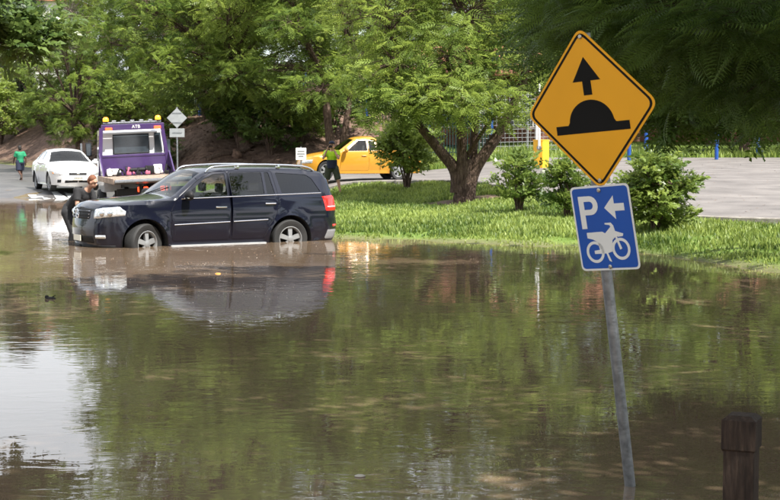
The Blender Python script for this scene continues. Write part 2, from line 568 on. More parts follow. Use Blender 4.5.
class MB:
    """Collects simple shaped solids into one mesh."""

    def __init__(self):
        self.v, self.f = [], []

    def add(self, vs_, fs_, mtx=None):
        k = len(self.v)
        for p in vs_:
            p = Vector(p)
            self.v.append(mtx @ p if mtx is not None else p)
        for f in fs_:
            self.f.append(tuple(i + k for i in f))
        return self

    def box(self, c, s, mtx=None, bevel=0.0):
        hx, hy, hz_ = s[0] / 2, s[1] / 2, s[2] / 2
        if bevel <= 0:
            vs_ = [(c[0] + a * hx, c[1] + b * hy, c[2] + d * hz_) for a in (-1, 1) for b in (-1, 1) for d in (-1, 1)]
            return self.add(vs_, [(0, 1, 3, 2), (4, 6, 7, 5), (0, 4, 5, 1), (2, 3, 7, 6), (0, 2, 6, 4), (1, 5, 7, 3)], mtx)
        bm = bmesh.new()
        bmesh.ops.create_cube(bm, size=1, matrix=Matrix.Translation(c) @ Matrix.Diagonal((*s, 1)))
        bmesh.ops.bevel(bm, geom=bm.edges[:], offset=min(bevel, .45 * min(s)), segments=2, affect='EDGES', profile=.6)
        bm.verts.index_update()
        vs_ = [v.co.copy() for v in bm.verts]
        fs_ = [[v.index for v in f.verts] for f in bm.faces]
        bm.free()
        return self.add(vs_, fs_, mtx)

    def prism(self, poly, y0, y1, axis='y', mtx=None):
        """Polygon in the plane normal to axis, extruded along it."""
        n = len(poly)

        def P(a, b, c):
            return {'y': (a, c, b), 'x': (c, a, b), 'z': (a, b, c)}[axis]
        vs_ = [P(a, b, y0) for a, b in poly] + [P(a, b, y1) for a, b in poly]
        fs_ = [tuple(range(n)), tuple(range(2 * n - 1, n - 1, -1))]
        fs_ += [(i, n + i, n + (i + 1) % n, (i + 1) % n) for i in range(n)]
        return self.add(vs_, fs_, mtx)

    def tube(self, pts, rad, seg=8, mtx=None, cap=True):
        pts = [Vector(p) for p in pts]
        n = len(pts)
        rads = rad if isinstance(rad, (list, tuple)) else [rad] * n
        vs_, fs_ = [], []
        t0 = (pts[1] - pts[0]).normalized()
        up = Vector((0, 0, 1)) if abs(t0.z) < .9 else Vector((1, 0, 0))
        a = t0.cross(up).normalized()
        for i, p in enumerate(pts):
            t = (pts[min(i + 1, n - 1)] - pts[max(i - 1, 0)]).normalized()
            a = (a - t * a.dot(t)).normalized()
            b = t.cross(a)
            for k in range(seg):
                an = 2 * math.pi * k / seg
                vs_.append(p + (a * math.cos(an) + b * math.sin(an)) * rads[i])
        for i in range(n - 1):
            for k in range(seg):
                k2 = (k + 1) % seg
                fs_.append((i * seg + k, i * seg + k2, (i + 1) * seg + k2, (i + 1) * seg + k))
        if cap:
            fs_.append(tuple(range(seg - 1, -1, -1)))
            fs_.append(tuple((n - 1) * seg + k for k in range(seg)))
        return self.add(vs_, fs_, mtx)

    def lathe(self, prof, seg=24, mtx=None, cap=True):
        """prof: (radius, height) pairs around local z."""
        vs_, fs_ = [], []
        n = len(prof)
        for r, z in prof:
            for k in range(seg):
                an = 2 * math.pi * k / seg
                vs_.append((r * math.cos(an), r * math.sin(an), z))
        for i in range(n - 1):
            for k in range(seg):
                k2 = (k + 1) % seg
                fs_.append((i * seg + k, i * seg + k2, (i + 1) * seg + k2, (i + 1) * seg + k))
        if cap and prof[0][0] > 1e-5:
            fs_.append(tuple(range(seg - 1, -1, -1)))
        if cap and prof[-1][0] > 1e-5:
            fs_.append(tuple((n - 1) * seg + k for k in range(seg)))
        return self.add(vs_, fs_, mtx)

    def ball(self, c, r, seg=12, rings=8, mtx=None):
        r = r if isinstance(r, (tuple, list)) else (r, r, r)
        vs_, fs_ = [], []
        for i in range(rings + 1):
            th = math.pi * i / rings
            for k in range(seg):
                an = 2 * math.pi * k / seg
                vs_.append((c[0] + r[0] * math.sin(th) * math.cos(an), c[1] + r[1] * math.sin(th) * math.sin(an), c[2] + r[2] * math.cos(th)))
        for i in range(rings):
            for k in range(seg):
                k2 = (k + 1) % seg
                fs_.append((i * seg + k, (i + 1) * seg + k, (i + 1) * seg + k2, i * seg + k2))
        return self.add(vs_, fs_, mtx)

    def build(self, name, m, parent=None, smooth=False, angle=35, weld=0):
        return mesh_obj(name, self.v, self.f, m, parent, smooth, angle, weld)


def fast_mesh(name, V, F, m, tint=None, parent=None):
    """V (n,3) array, F (k,3 or 4) array."""
    me = bpy.data.meshes.new(name)
    V = np.ascontiguousarray(V, dtype=np.float32)
    F = np.ascontiguousarray(F, dtype=np.int32)
    k = F.shape[1]
    me.vertices.add(len(V))
    me.vertices.foreach_set('co', V.ravel())
    me.loops.add(F.size)
    me.loops.foreach_set('vertex_index', F.ravel())
    me.polygons.add(len(F))
    me.polygons.foreach_set('loop_start', np.arange(0, F.size, k, dtype=np.int32))
    if tint is not None:
        a = me.attributes.new('tint', 'FLOAT', 'POINT')
        a.data.foreach_set('value', np.ascontiguousarray(tint, dtype=np.float32))
    me.update(calc_edges=True)
    set_mat(me, m)
    o = bpy.data.objects.new(name, me)
    return link(o, parent)


def copy_tree(o, parent=None):
    c = o.copy()
    col.objects.link(c)
    c.parent = parent
    for ch in o.children:
        copy_tree(ch, c)
    return c


def text_mesh(name, body, size, m, parent, mtx, depth=.002, align='CENTER'):
    cu = bpy.data.curves.new(name, 'FONT')
    cu.body = body
    cu.size = size
    cu.extrude = depth
    cu.align_x = align
    cu.align_y = 'CENTER'
    tmp = bpy.data.objects.new(name + '_tmp', cu)
    col.objects.link(tmp)
    dg = bpy.context.evaluated_depsgraph_get()
    me = bpy.data.meshes.new_from_object(tmp.evaluated_get(dg))
    bpy.data.objects.remove(tmp)
    me.materials.clear()
    set_mat(me, m)
    me.transform(mtx)
    o = bpy.data.objects.new(name, me)
    return link(o, parent)


# ------------------------------------------------------------------ the setting: ground, water, road, car park
def build_ground():
    xs = np.concatenate([np.arange(-200, -30, 6), np.arange(-30, -12, 1.0), np.arange(-12, 16, .22), np.arange(16, 40, 1.2), np.arange(40, 201, 8)])
    ys = np.concatenate([np.arange(-60, 8, 5), np.arange(8, 20, .8), np.arange(20, 62, .3), np.arange(62, 112, .7), np.arange(112, 420, 10)])
    X, Y = np.meshgrid(xs, ys)
    Z = hz(X, Y)
    nx, ny = len(xs), len(ys)
    V = np.stack([X.ravel(), Y.ravel(), Z.ravel()], 1)
    i = np.arange(nx * ny).reshape(ny, nx)
    F = np.stack([i[:-1, :-1].ravel(), i[:-1, 1:].ravel(), i[1:, 1:].ravel(), i[1:, :-1].ravel()], 1)
    o = fast_mesh('ground', V, F, 'ground')
    x, y = V[:, 0], V[:, 1]
    bk = y - np.interp(x, BKX, BKY)
    mul = sstep(-2.5, .5, bk) * (1 - sstep(-.5, 3.5, x)) * (1 - sstep(26, 40, bk))
    tx, ty = TREE_BASE
    mul = np.maximum(mul, 1 - sstep(.7, 1.25, np.hypot((x - tx) / 1.5, (y - ty + .1) / 1.2)))
    mul = np.maximum(mul, .85 * (1 - sstep(-9.5, -8, x)) * (1 - sstep(80, 100, y)))
    d = y - np.interp(x, SHX, SHY)
    silt = (1 - sstep(.1, 1.1, d)) * .7
    at_ = o.data.attributes.new('zone', 'FLOAT_COLOR', 'POINT')
    c = np.zeros((len(V), 4), np.float32)
    c[:, 0] = mul
    c[:, 1] = silt
    c[:, 3] = 1
    at_.data.foreach_set('color', c.ravel())
    o.data.shade_smooth()
    return tag(o, kind='structure')


TREE_BASE = gp(465, 201).xy
ground = build_ground()
wv = [(-120, -60, 0), (120, -60, 0), (120, 70, 0), (-120, 70, 0)]
tag(mesh_obj('water', wv, [(0, 1, 2, 3)], 'water'), kind='structure')


def strip(name, center, half, m, lift=.004, step=.8, nacross=9):
    """Sheet following the ground along a centre line (list of x, y)."""
    pts = [Vector(p) for p in center]
    dense = []
    for a, b in zip(pts[:-1], pts[1:]):
        n = max(2, int((b - a).length / step))
        dense += [a.lerp(b, k / n) for k in range(n)]
    dense.append(pts[-1])
    V, F = [], []
    for i, p in enumerate(dense):
        t = (dense[min(i + 1, len(dense) - 1)] - dense[max(i - 1, 0)]).normalized()
        nrm = Vector((t.y, -t.x))
        for k in range(nacross):
            q = p + nrm * half * (2 * k / (nacross - 1) - 1)
            V.append((q.x, q.y, H(q.x, q.y) + lift))
    for i in range(len(dense) - 1):
        for k in range(nacross - 1):
            F.append((i * nacross + k, i * nacross + k + 1, (i + 1) * nacross + k + 1, (i + 1) * nacross + k))
    return mesh_obj(name, V, F, m, smooth=True)


def chaikin(pts, n=2, closed=False):
    pts = [Vector(p) for p in pts]
    for _ in range(n):
        q = [] if closed else [pts[0]]
        m_ = len(pts)
        for i in range(m_ if closed else m_ - 1):
            a, b = pts[i], pts[(i + 1) % m_]
            q += [a.lerp(b, .25), a.lerp(b, .75)]
        if not closed:
            q.append(pts[-1])
        pts = q
    return pts


road_line = chaikin([(-8.4, 41), (-10, 47), (-13.2, 58), (-19.5, 76), (-29.5, 96), (-50, 122)], 3)
tag(strip('road', road_line, 4.3, 'roadasphalt', .02, .6, 11), kind='structure')
# the car park with its driveway running left behind the big tree
park = [(690, 225.5), (780, 229.5)]
pk = [gp(a, b) for a, b in park]


def build_carpark():
    # near edge in plan, from the ute's parking bay round to the far right
    near = [(-9.0, 53.6), (-5.5, 53.0), (-1.5, 51.6), (1.6, 50.6), (3.4, 47.0), (4.4, 41.0), (5.0, 34.5), (5.7, 30.9), (7.5, 29.7), (12, 28.3), (30, 24), (60, 18)]
    near = chaikin(near, 2)
    xs = np.concatenate([np.arange(-7.0, 12, .4), np.arange(12, 60, 2)])
    nx_, ny_ = np.array([p.x for p in near]), np.array([p.y for p in near])
    V, F = [], []
    rows = 40
    for x in xs:
        y0 = np.interp(x, nx_, ny_)
        y1 = np.interp(x, [-7, 0, 2.5, 6, 30, 60], [64, 66.5, 68, 71, 71, 71])
        for k in range(rows):
            y = y0 + (y1 - y0) * (k / (rows - 1))
            V.append((x, y, H(x, y) + .03))
    n = len(xs)
    for i in range(n - 1):
        for k in range(rows - 1):
            F.append((i * rows + k, (i + 1) * rows + k, (i + 1) * rows + k + 1, i * rows + k + 1))
    tag(mesh_obj('car_park', V, F, 'asphalt', smooth=True), kind='structure')
    # concrete kerb along the near edge
    line = [p for p in near if p.x > -6.6]
    kb = MB()
    prev = None
    vs_, fs_ = [], []
    for i, p in enumerate(line):
        a, b = line[max(i - 1, 0)], line[min(i + 1, len(line) - 1)]
        t = (b - a).normalized()
        nrm = Vector((-t.y, t.x))
        z = H(p.x, p.y)
        for off, dz in ((.08, -.1), (.08, .12), (.05, .14), (-.09, .14), (-.11, .12), (-.11, -.1)):
            vs_.append((p.x + nrm.x * off, p.y + nrm.y * off, z + dz))
    for i in range(len(line) - 1):
        for k in range(5):
            fs_.append((i * 6 + k, i * 6 + k + 1, (i + 1) * 6 + k + 1, (i + 1) * 6 + k))
    kb.add(vs_, fs_)
    tag(kb.build('kerb', 'concrete', smooth=True), kind='structure')
    return near


near_edge = build_carpark()

# ------------------------------------------------------------------ vegetation
def frond_template(pairs, length=1.0, pin=.30, pw=.045, curve=-.25, quad=True):
    """Feathery compound leaf along +x, side +-y, up z, unit length; quads only."""
    V, F = [], []

    def q(a, b, c, d):
        k = len(V)
        V.extend([a, b, c, d])
        F.append((k, k + 1, k + 2, k + 3))
    zz = lambda x: curve * x * x
    q((0, -.008, 0), (.5, -.007, zz(.5)), (.5, .007, zz(.5)), (0, .008, 0))
    q((.5, -.007, zz(.5)), (1, -.003, zz(1)), (1, .003, zz(1)), (.5, .007, zz(.5)))
    for i in range(pairs):
        x = .14 + .84 * i / (pairs - 1)
        ln = pin * math.sin(math.pi * (.18 + .78 * (i + .3) / pairs)) ** .8
        for s in (-1, 1):
            dx = .35 * ln
            z0 = zz(x)
            z1 = z0 - .16 * ln
            q((x - pw * .3, s * .004, z0), (x + dx * .5 - pw * .6, s * ln * .55, z0 + .02), (x + dx + .01, s * ln, z1), (x + dx * .5 + pw * .7, s * ln * .5, z0 + .02))
    return np.array(V, float), np.array(F, int)


def leaf_template():
    V = [(0, 0, 0), (.35, -.24, .05), (1, 0, -.12), (.35, .24, .05)]
    return np.array(V, float), np.array([(0, 1, 2, 3)], int)


def spray_template(n, seed, spread=.9, lw=.30):
    """A short twig carrying n simple leaves."""
    rnd = random.Random(seed)
    V, F = [], []
    base, _ = leaf_template()
    for i in range(n):
        x = .15 + .85 * i / max(1, n - 1)
        s = 1 if i % 2 else -1
        an = s * rnd.uniform(.4, 1.1) * spread
        L = rnd.uniform(.24, .40)
        tilt = rnd.uniform(-.5, .5)
        roll = rnd.uniform(-.6, .6)
        m = Matrix.Translation((x * .8, 0, -.05 * x)) @ Matrix.Rotation(an, 4, 'Z') @ Matrix.Rotation(tilt, 4, 'Y') @ Matrix.Rotation(roll, 4, 'X') @ Matrix.Scale(L, 4)
        k = len(V)
        for p in base:
            q = m @ Vector((p[0], p[1] * lw / .24, p[2]))
            V.append(tuple(q))
        F.append((k, k + 1, k + 2, k + 3))
    k = len(V)
    V += [(0, -.008, 0), (.85, -.004, -.05), (.85, .004, -.05), (0, .008, 0)]
    F.append((k, k + 1, k + 2, k + 3))
    return np.array(V), np.array(F, int)


def norm(a):
    return a / np.maximum(1e-9, np.linalg.norm(a, axis=-1, keepdims=True))


def scatter(T, pos, dirs, ups, sizes):
    """Copies template T on frames; returns V, F."""
    TV, TF = T
    n = len(pos)
    d = norm(dirs)
    s = norm(np.cross(ups, d))
    u = np.cross(d, s)
    V = (pos[:, None, :] + sizes[:, None, None] * (TV[None, :, 0:1] * d[:, None, :] + TV[None, :, 1:2] * s[:, None, :] + TV[None, :, 2:3] * u[:, None, :]))
    k = TV.shape[0]
    F = TF[None] + (np.arange(n) * k)[:, None, None]
    return V.reshape(-1, 3), F.reshape(-1, TF.shape[1])


FROND = frond_template(6, pin=.34, pw=.085)
FROND_FINE = frond_template(13, pin=.27, pw=.028)
SPRAY = spray_template(9, 3)
NEEDLE = frond_template(6, pin=.22, pw=.05, curve=-.4)


def bez(a, b, c, n):
    return [a * (1 - t) ** 2 + b * 2 * t * (1 - t) + c * t * t for t in [i / (n - 1) for i in range(n)]]


def tree(name, label, lobes, loc, trunk, leaf='jac', T=None, size=.42, per_tip=13, seed=1, tr=.25, limb_r=.09, group=None, cat='tree',
         bark='bark', droop=.15, stems=None, rotz=0, twig=.018, jitter=.32, tintbias=0.0, seg=8, taper=.45, bare=.04):
    """lobes: (centre, radii, tips) in local metres. trunk: list of points; stems: extra limbs [(points, r0, r1)]."""
    rnd = np.random.RandomState(seed)
    T = T or FROND
    root = thing(name, label, cat, loc, rotz, group)
    mb = MB()
    tp = [Vector(p) for p in trunk]
    tpd = chaikin(tp, 2)
    n = len(tpd)
    rad = []
    for i in range(n):
        t = i / (n - 1)
        rad.append(tr * ((1 - taper * t) + .35 * math.exp(-t * 9)) * (1 + .08 * math.sin(i * 2.1)))
    mb.tube(tpd, rad, seg + 2)
    ends = [tpd[-1]]
    for pts, r0, r1 in (stems or []):
        pd = chaikin(pts, 2)
        mb.tube(pd, [r0 + (r1 - r0) * (i / (len(pd) - 1)) for i in range(len(pd))], seg + 2)
        ends.append(pd[-1])
    P, D, U, S, C = [], [], [], [], []
    axis = tpd[0]
    for (c, r, tips) in lobes:
        c = Vector(c)
        r = Vector(r)
        e = min(ends, key=lambda q: (q - c).length + (2 if q.z > c.z + 1 else 0))
        mid = (e + c) / 2 + Vector((rnd.uniform(-.3, .3), rnd.uniform(-.3, .3), rnd.uniform(.0, .5)))
        limb = bez(e, mid, c, 7)
        L = (c - e).length
        mb.tube(limb, [limb_r * (1 - .75 * i / 6) for i in range(7)], 6, cap=False)
        ltint = rnd.uniform(-.22, .22)
        for _ in range(tips):
            v = rnd.normal(size=3)
            v /= np.linalg.norm(v)
            q = c + Vector([v[k] * r[k] * rnd.uniform(.25, 1) ** .45 for k in range(3)])
            st = limb[rnd.randint(3, 7)]
            m_ = (st + q) / 2 + Vector((0, 0, rnd.uniform(-.05, .25) * (q - st).length))
            br = bez(st, m_, q, 4)
            mb.tube(br, [twig, twig * .75, twig * .5, twig * .25], 4, cap=False)
            if rnd.rand() < bare:
                continue
            o_ = Vector((q.x - c.x, q.y - c.y, 0)) / max(.3, r.x) + Vector((q.x - axis.x, q.y - axis.y, 0)) * .08
            tt = ltint + rnd.uniform(-.2, .2)
            m2 = per_tip
            th = rnd.uniform(0, 2 * math.pi, m2)
            dd = np.stack([np.cos(th) + o_.x * .8, np.sin(th) + o_.y * .8, rnd.uniform(-.8, .7, m2) - droop], 1)
            back = rnd.uniform(0, .5, m2)[:, None]
            base = np.array(q)[None] * (1 - back) + np.array(br[2])[None] * back
            P.append(base + rnd.normal(size=(m2, 3)) * np.array([jitter, jitter, jitter * .5]) * .5)
            D.append(dd)
            U.append(np.stack([rnd.normal(0, .55, m2), rnd.normal(0, .55, m2), np.ones(m2)], 1))
            S.append(size * rnd.uniform(.45, 1.4, m2))
            C.append(np.clip(.54 + tintbias + tt + rnd.normal(0, .14, m2), 0, 1))
    mb.build('trunk', bark, root, smooth=True, angle=60)
    if P:
        P, D, U, S, C = [np.concatenate(a) for a in (P, D, U, S, C)]
        V, F = scatter(T, P, D, U, S)
        fast_mesh('crown', V, F, leaf, np.repeat(C, T[0].shape[0]), root)
    return root


def crown_lobes(seed, n, R_, z0, z1, rh=.42, rv=.26, tips=26, cx=0, cy=0):
    rnd = np.random.RandomState(seed)
    out_ = []
    for i in range(n):
        an = i * 2.39996 + rnd.uniform(-.3, .3)
        f = ((i + .5) / n)
        zz_ = z0 + (z1 - z0) * f
        rr_ = R_ * math.sqrt(max(.08, 1 - (1.75 * (f - .42)) ** 2)) * rnd.uniform(.35, .85)
        out_.append(((cx + rr_ * math.cos(an), cy + rr_ * math.sin(an), zz_), (R_ * rh * rnd.uniform(.8, 1.25), R_ * rh * rnd.uniform(.8, 1.25), R_ * rv * rnd.uniform(.8, 1.3)), tips))
    return out_


# --- the big forked tree on the grass
TB = gp(465, 201)
SC = FPX / TB.y


def L2(px, py, dy=0.0):
    """Point near the big tree, metres from its base."""
    return ((px - 465) / SC, dy, (201 - py) / SC)


big_lobes = [
    (L2(446, 98, -2.0), (1.75, 1.3, .72), 62), (L2(404, 102, -1.0), (1.1, 1.2, .66), 36), (L2(497, 104, -1.6), (.75, .8, .5), 18),
    (L2(398, 62, -.5), (1.7, 1.5, 1.16), 50), (L2(452, 58, -1.2), (1.5, 1.5, 1.09), 44), (L2(520, 52, -.6), (1.3, 1.4, 1.16), 37),
    (L2(470, 12, 0), (1.9, 1.8, 1.30), 48), (L2(385, 8, 0), (2.0, 1.8, 1.30), 48), (L2(548, 5, 0), (1.7, 1.8, 1.30), 39),
    (L2(420, -50, 0), (2.2, 2.0, 1.45), 48), (L2(515, -55, 0), (2.2, 2.0, 1.45), 48), (L2(465, -115, 0), (2.4, 2.2, 1.59), 50), (L2(390, -105, 0), (2.0, 2.0, 1.45), 37),
    (L2(545, -120, 0), (2.0, 2.0, 1.45), 33), (L2(455, -185, 0), (2.0, 2.0, 1.59), 33), (L2(395, 40, 2.4), (1.8, 1.6, 1.30), 33), (L2(520, 15, 2.4), (1.8, 1.6, 1.30), 26)]
stems = [
    ([L2(457, 190), L2(457, 168), L2(441, 150, -.1), L2(428, 134, -.3), L2(412, 116, -.4), L2(398, 84, -.3)], .30, .10),
    ([L2(461, 195, -.05), L2(462, 165, -.12), L2(461, 140, -.1), L2(459, 100, -.3), L2(448, 62, -.4)], .27, .11),
    ([L2(470, 198, -.05), L2(473, 165, .1), L2(474, 135, .2), L2(478, 90, .2), L2(470, 30, .1)], .22, .10),
    ([L2(469, 186, .05), L2(474, 166), L2(492, 141), L2(505, 120), L2(520, 86), L2(534, 40), L2(545, 0)], .29, .10)]
big = tree('jacaranda_tree', 'big feathery tree with a forked trunk in a ring of bare earth', big_lobes, TB - Vector((0, 0, .08)),
           [L2(463, 204), L2(463, 190), L2(464, 174), L2(465, 156)], 'jac_y', per_tip=13, seed=11, tr=.30, taper=.2, limb_r=.075, stems=[(p_, a_ * .74, b_ * .8) for p_, a_, b_ in stems], size=.35, jitter=.7)

# --- two leaning trees on the mulch bank
B1 = gp(224, 137)
B2 = gp(247, 147)


def leaning(base, pts, nm, lab, seed, leaf, shift):
    s = FPX / base.y
    tp = [((a - pts[0][0]) / s, 0, (pts[0][1] - b) / s) for a, b in pts]
    lb = crown_lobes(seed, 15, 4.8, 1.9, 10.5, .42, .24, 32, cx=shift, cy=-1.5)
    return tree(nm, lab, lb, base - Vector((0, 0, .1)), tp, leaf, seed=seed, tr=.34, limb_r=.11, per_tip=14, size=.42, jitter=.5)


leaning(B1, [(224, 138), (219, 118), (217, 104), (228, 90), (238, 74)], 'jacaranda_tree', 'leaning feathery tree on the mulch bank with a bent dark trunk', 21, 'jac', -1.8)
leaning(B2, [(247, 148), (240, 130), (238, 112), (236, 98), (228, 76)], 'jacaranda_tree', 'leaning feathery tree lower on the mulch bank beside a rock', 22, 'jac_y', .6)

# --- trees behind the ute
J = []
U1 = gp(337, 172)
lobes_u = crown_lobes(31, 17, 4.4, 2.2, 12.0, .42, .24, 30, cy=-1.0)
tree('jacaranda_tree', 'feathery tree with twin trunks rising behind the yellow ute', lobes_u, (-2.6, 68, H(-2.6, 68) - .1), [(0, 0, 0), (-.05, 0, 1.2), (-.25, 0, 2.6), (-.3, 0, 4)], 'jac', seed=32, tr=.26,
     stems=[([(.3, .1, 0), (.5, .1, 1.6), (.75, 0, 3), (.9, 0, 4.6)], .21, .1)], limb_r=.1, size=.42, per_tip=13)

# --- generic background crowns, shared meshes
protoA = tree('jacaranda_tree', 'tall feathery tree in the wall of greenery around the flooded road', crown_lobes(41, 22, 5.2, 2.6, 14, .38, .23, 24), (-17.5, 84, H(-17.5, 84) - .1), [(0, 0, 0), (.2, 0, 1.5), (.1, .1, 3.2), (-.2, 0, 5)], 'jac', seed=42, tr=.34, limb_r=.12, size=.48,
              per_tip=12, group='trees closing the view')
protoB = tree('jacaranda_tree', 'tall feathery tree in the wall of greenery around the flooded road', crown_lobes(43, 20, 5.0, 2.0, 13, .40, .23, 24), (-9.5, 86, H(-9.5, 86) - .1), [(0, 0, 0), (-.2, 0, 1.5), (.2, -.1, 3), (.3, 0, 4.8)], 'jac_y', seed=44, tr=.32, limb_r=.12, size=.48,
              per_tip=12, group='trees closing the view')
far_spots = [(-1, 88, 1.05, 1, 0), (6, 92, 1.1, 2, 1), (13, 88, 1.05, 3, 0), (20, 93, 1.15, 4, 1), (27, 90, 1.1, 5, 0), (35, 93, 1.2, .6, 1), (-24, 118, .72, 2.2, 0),
             (-14.5, 103, 1.6, 3.3, 1), (-11.5, 93, 1.5, 1.1, 0), (-5, 106, 1.35, 4.4, 0), (3, 110, 1.4, 5.5, 1), (-34, 132, .85, .3, 1), (-45, 146, .95, 1.3, 0), (11, 112, 1.4, 2.8, 0), (19, 114, 1.45, 4.1, 1), (28, 116, 1.4, .2, 0), (-56, 150, 1.0, 2, 1),
             (40, 112, 1.5, 3.5, 1), (-22, 6, 1.1, 1, 0), (-27, 22, 1.0, 2, 1), (-30, 38, .9, 3, 0), (-14, -14, 1.2, 4, 1), (-2, -20, 1.2, 5, 0), (10, -18, 1.2, .5, 1), (20, -6, 1.2, 1.5, 0), (22, 8, 1.1, 2.5, 1), (24, 22, 1.1, 3.5, 0),  # trees beside and behind the camera: unseen, added to cut sky light and darken reflections
             (-19, 112, 1.1, 4.2, 1), (-12, 118, 1.5, 2.1, 0), (17.5, 74, .9, 5.2, 1), (24, 72.5, .85, 2.2, 0)]
protoA.scale = (.62, .62, .62)
for (x, y, s, rz, k) in far_spots:
    o = copy_tree(protoA if k == 0 else protoB)
    o.location = (x, y, H(x, y) - .1)
    o.rotation_euler = (0, 0, rz)
    o.scale = (s, s, s)

# --- nearer trees at the right, with boughs hanging into view from above
def hang(px, py, Y, r, tips, base):
    p = at(px, py, Y)
    return ((p.x - base[0], p.y - base[1], p.z - base[2]), r, tips)


NB = (8.6, 14.0, H(8.6, 14.0) - .1)
near_lobes = [hang(735, 28, 12.6, (.75, .8, .30), 46, NB), (hang(660, 14, 14.0, (.85, .9, .32), 46, NB)), hang(770, 78, 13.4, (.6, .8, .32), 36, NB), hang(600, 2, 15.0, (.8, .8, .28), 30, NB),
              hang(705, 72, 15.5, (.75, .9, .34), 40, NB), hang(640, 62, 16.5, (.55, .7, .3), 24, NB), hang(560, 22, 16.0, (.6, .7, .3), 24, NB), hang(772, 104, 16.0, (.45, .8, .25), 18, NB),
              hang(690, -40, 14, (1.1, 1.2, .4), 30, NB), hang(590, -50, 15, (1.1, 1.2, .4), 30, NB)]
tree('jacaranda_tree', 'shaded feathery tree whose hanging fronds spread above the road signs', near_lobes, NB, [(0, 0, 0), (-.2, 0, 1.6), (-.4, 0, 3.2), (-.9, .2, 4.6)], 'jac_shade', FROND_FINE, .34, 11, 51, .32, .09, twig=.011, jitter=.22,
     stems=[([(-.5, .1, 3.0), (-2.0, .2, 3.4), (-4.0, .4, 3.6)], .12, .05), ([(-.5, .1, 3.0), (-2.4, 1.6, 3.6), (-5, 2, 3.5)], .12, .04)])
NB2 = (9.9, 23.0, H(9.9, 23.0) - .1)
mid_lobes = [hang(700, 96, 22.4, (1.3, 1.2, .62), 46, NB2), hang(760, 92, 21.4, (1.2, 1.2, .60), 42, NB2), hang(650, 70, 23.2, (1.2, 1.2, .6), 40, NB2), hang(735, 112, 22.8, (.9, 1.0, .32), 24, NB2), hang(680, 120, 22.4, (.55, .8, .28), 16, NB2),
             hang(720, 40, 23.2, (1.8, 1.5, .8), 46, NB2), hang(640, 20, 24, (1.6, 1.5, .8), 40, NB2), hang(580, 45, 25.2, (1.3, 1.3, .7), 34, NB2), hang(790, 25.2, 22.8, (1.6, 1.5, .8), 36, NB2), hang(560, -20, 25.2, (1.7, 1.5, .8), 30, NB2),
             hang(700, -60, 23.6, (2.0, 1.8, .9), 36, NB2), hang(620, -110, 23.6, (2.0, 1.8, .9), 36, NB2), hang(760, -140, 23.6, (2.2, 2, 1), 36, NB2), hang(680, -200, 23.6, (2.2, 2, 1), 36, NB2)]
tree('jacaranda_tree', 'dense shaded tree overhanging the near kerb of the car park', mid_lobes, NB2, [(0, 0, 0), (-.2, 0, 1.4), (-.7, .1, 2.8), (-1.6, .2, 4)], 'jac_shade', FROND, .38, 9, 61, .34, .1, jitter=.3,
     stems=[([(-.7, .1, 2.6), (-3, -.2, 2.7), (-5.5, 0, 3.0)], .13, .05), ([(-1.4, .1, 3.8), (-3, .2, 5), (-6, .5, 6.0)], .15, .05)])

# --- a wide tree standing at the right of the flooded road, shading the foreground
rl = np.random.RandomState(5)
shade_lobes = []
for i in range(48):
    an, rr_ = i * 2.4, math.sqrt((i + .5) / 48)
    shade_lobes.append(((-3.6 + 6.6 * rr_ * math.cos(an), -.9 + 9.6 * rr_ * math.sin(an), 7.4 + rl.uniform(-.6, 2.6) + 1.5 * (1 - rr_)), (1.5, 1.6, .5), 25))
tree('jacaranda_tree', 'wide spreading tree that shades the open brown water', shade_lobes, (8.4, 11.0, H(8.4, 11.0) - .1), [(0, 0, 0), (-.2, 0, 1.6), (-.3, .1, 3.4), (-.9, .3, 5.4)], 'jac_shade', FROND, .78, 7, 53, .36, .12, jitter=.6)

# --- broad-leaved bough at the left, from a tree just outside
LB = (-9.5, 24.0, H(-9.5, 24.0) - .1)
left_lobes = [hang(8, 22, 24.5, (.45, .6, .38), 26, LB), hang(46, 26, 24.8, (.30, .5, .26), 16, LB), hang(22, 42, 24.2, (.26, .4, .22), 10, LB), hang(-20, 10, 24, (.7, .7, .5), 22, LB), (hang(-60, -30, 23, (1.3, 1.2, .8), 30, LB)), (hang(-150, -60, 22, (1.6, 1.5, 1.0), 36, LB))]
tree('gum_tree', 'dark broad-leaved bough reaching in high above the flooded road', left_lobes, LB, [(0, 0, 0), (.1, 0, 1.6), (.0, 0, 3.0)], 'broad', SPRAY, .34, 12, 71, .22, .05, jitter=.25, twig=.010)

# --- left background: rounded bushes, a sombre tall tree, a bare twiggy one
def bush(name, label, base, h, r, seed, leaf='bush', tips=90, per=12, size=.30, T=None, group=None, stemn=6, cat='shrub', low=.25, tintbias=0.0, droop=-.25):
    rnd = np.random.RandomState(seed)
    lobes_ = []
    n = 9
    for i in range(n):
        an = i * 2.4 + rnd.uniform(-.4, .4)
        f = (i + .6) / n
        rr_ = r * .55 * math.sqrt(max(.1, 1 - (1.6 * (f - .45)) ** 2)) * (0 if i == n - 1 else 1)
        lobes_.append(((rr_ * math.cos(an), rr_ * math.sin(an), h * (low + (1 - low) * .88 * f)), (r * .48, r * .48, h * .16), tips // n + 1))
    st_ = []
    for i in range(stemn):
        an = i * 2 * math.pi / stemn
        st_.append(([(.05 * math.cos(an), .05 * math.sin(an), 0), (.35 * r * .5 * math.cos(an), .35 * r * .5 * math.sin(an), h * .3), (.5 * r * math.cos(an + .2), .5 * r * math.sin(an + .2), h * .6)], .022 * h / 1.2, .008))
    return tree(name, label, lobes_, base - Vector((0, 0, .05)), [(0, 0, 0), (.01, 0, h * .3), (0, .02, h * .62)], leaf, T or SPRAY, size, per, seed, .03 * h / 1.2, .012 * h / 1.2, group, cat, 'bark', droop, st_, twig=.006, jitter=.16, seg=5, tintbias=tintbias)


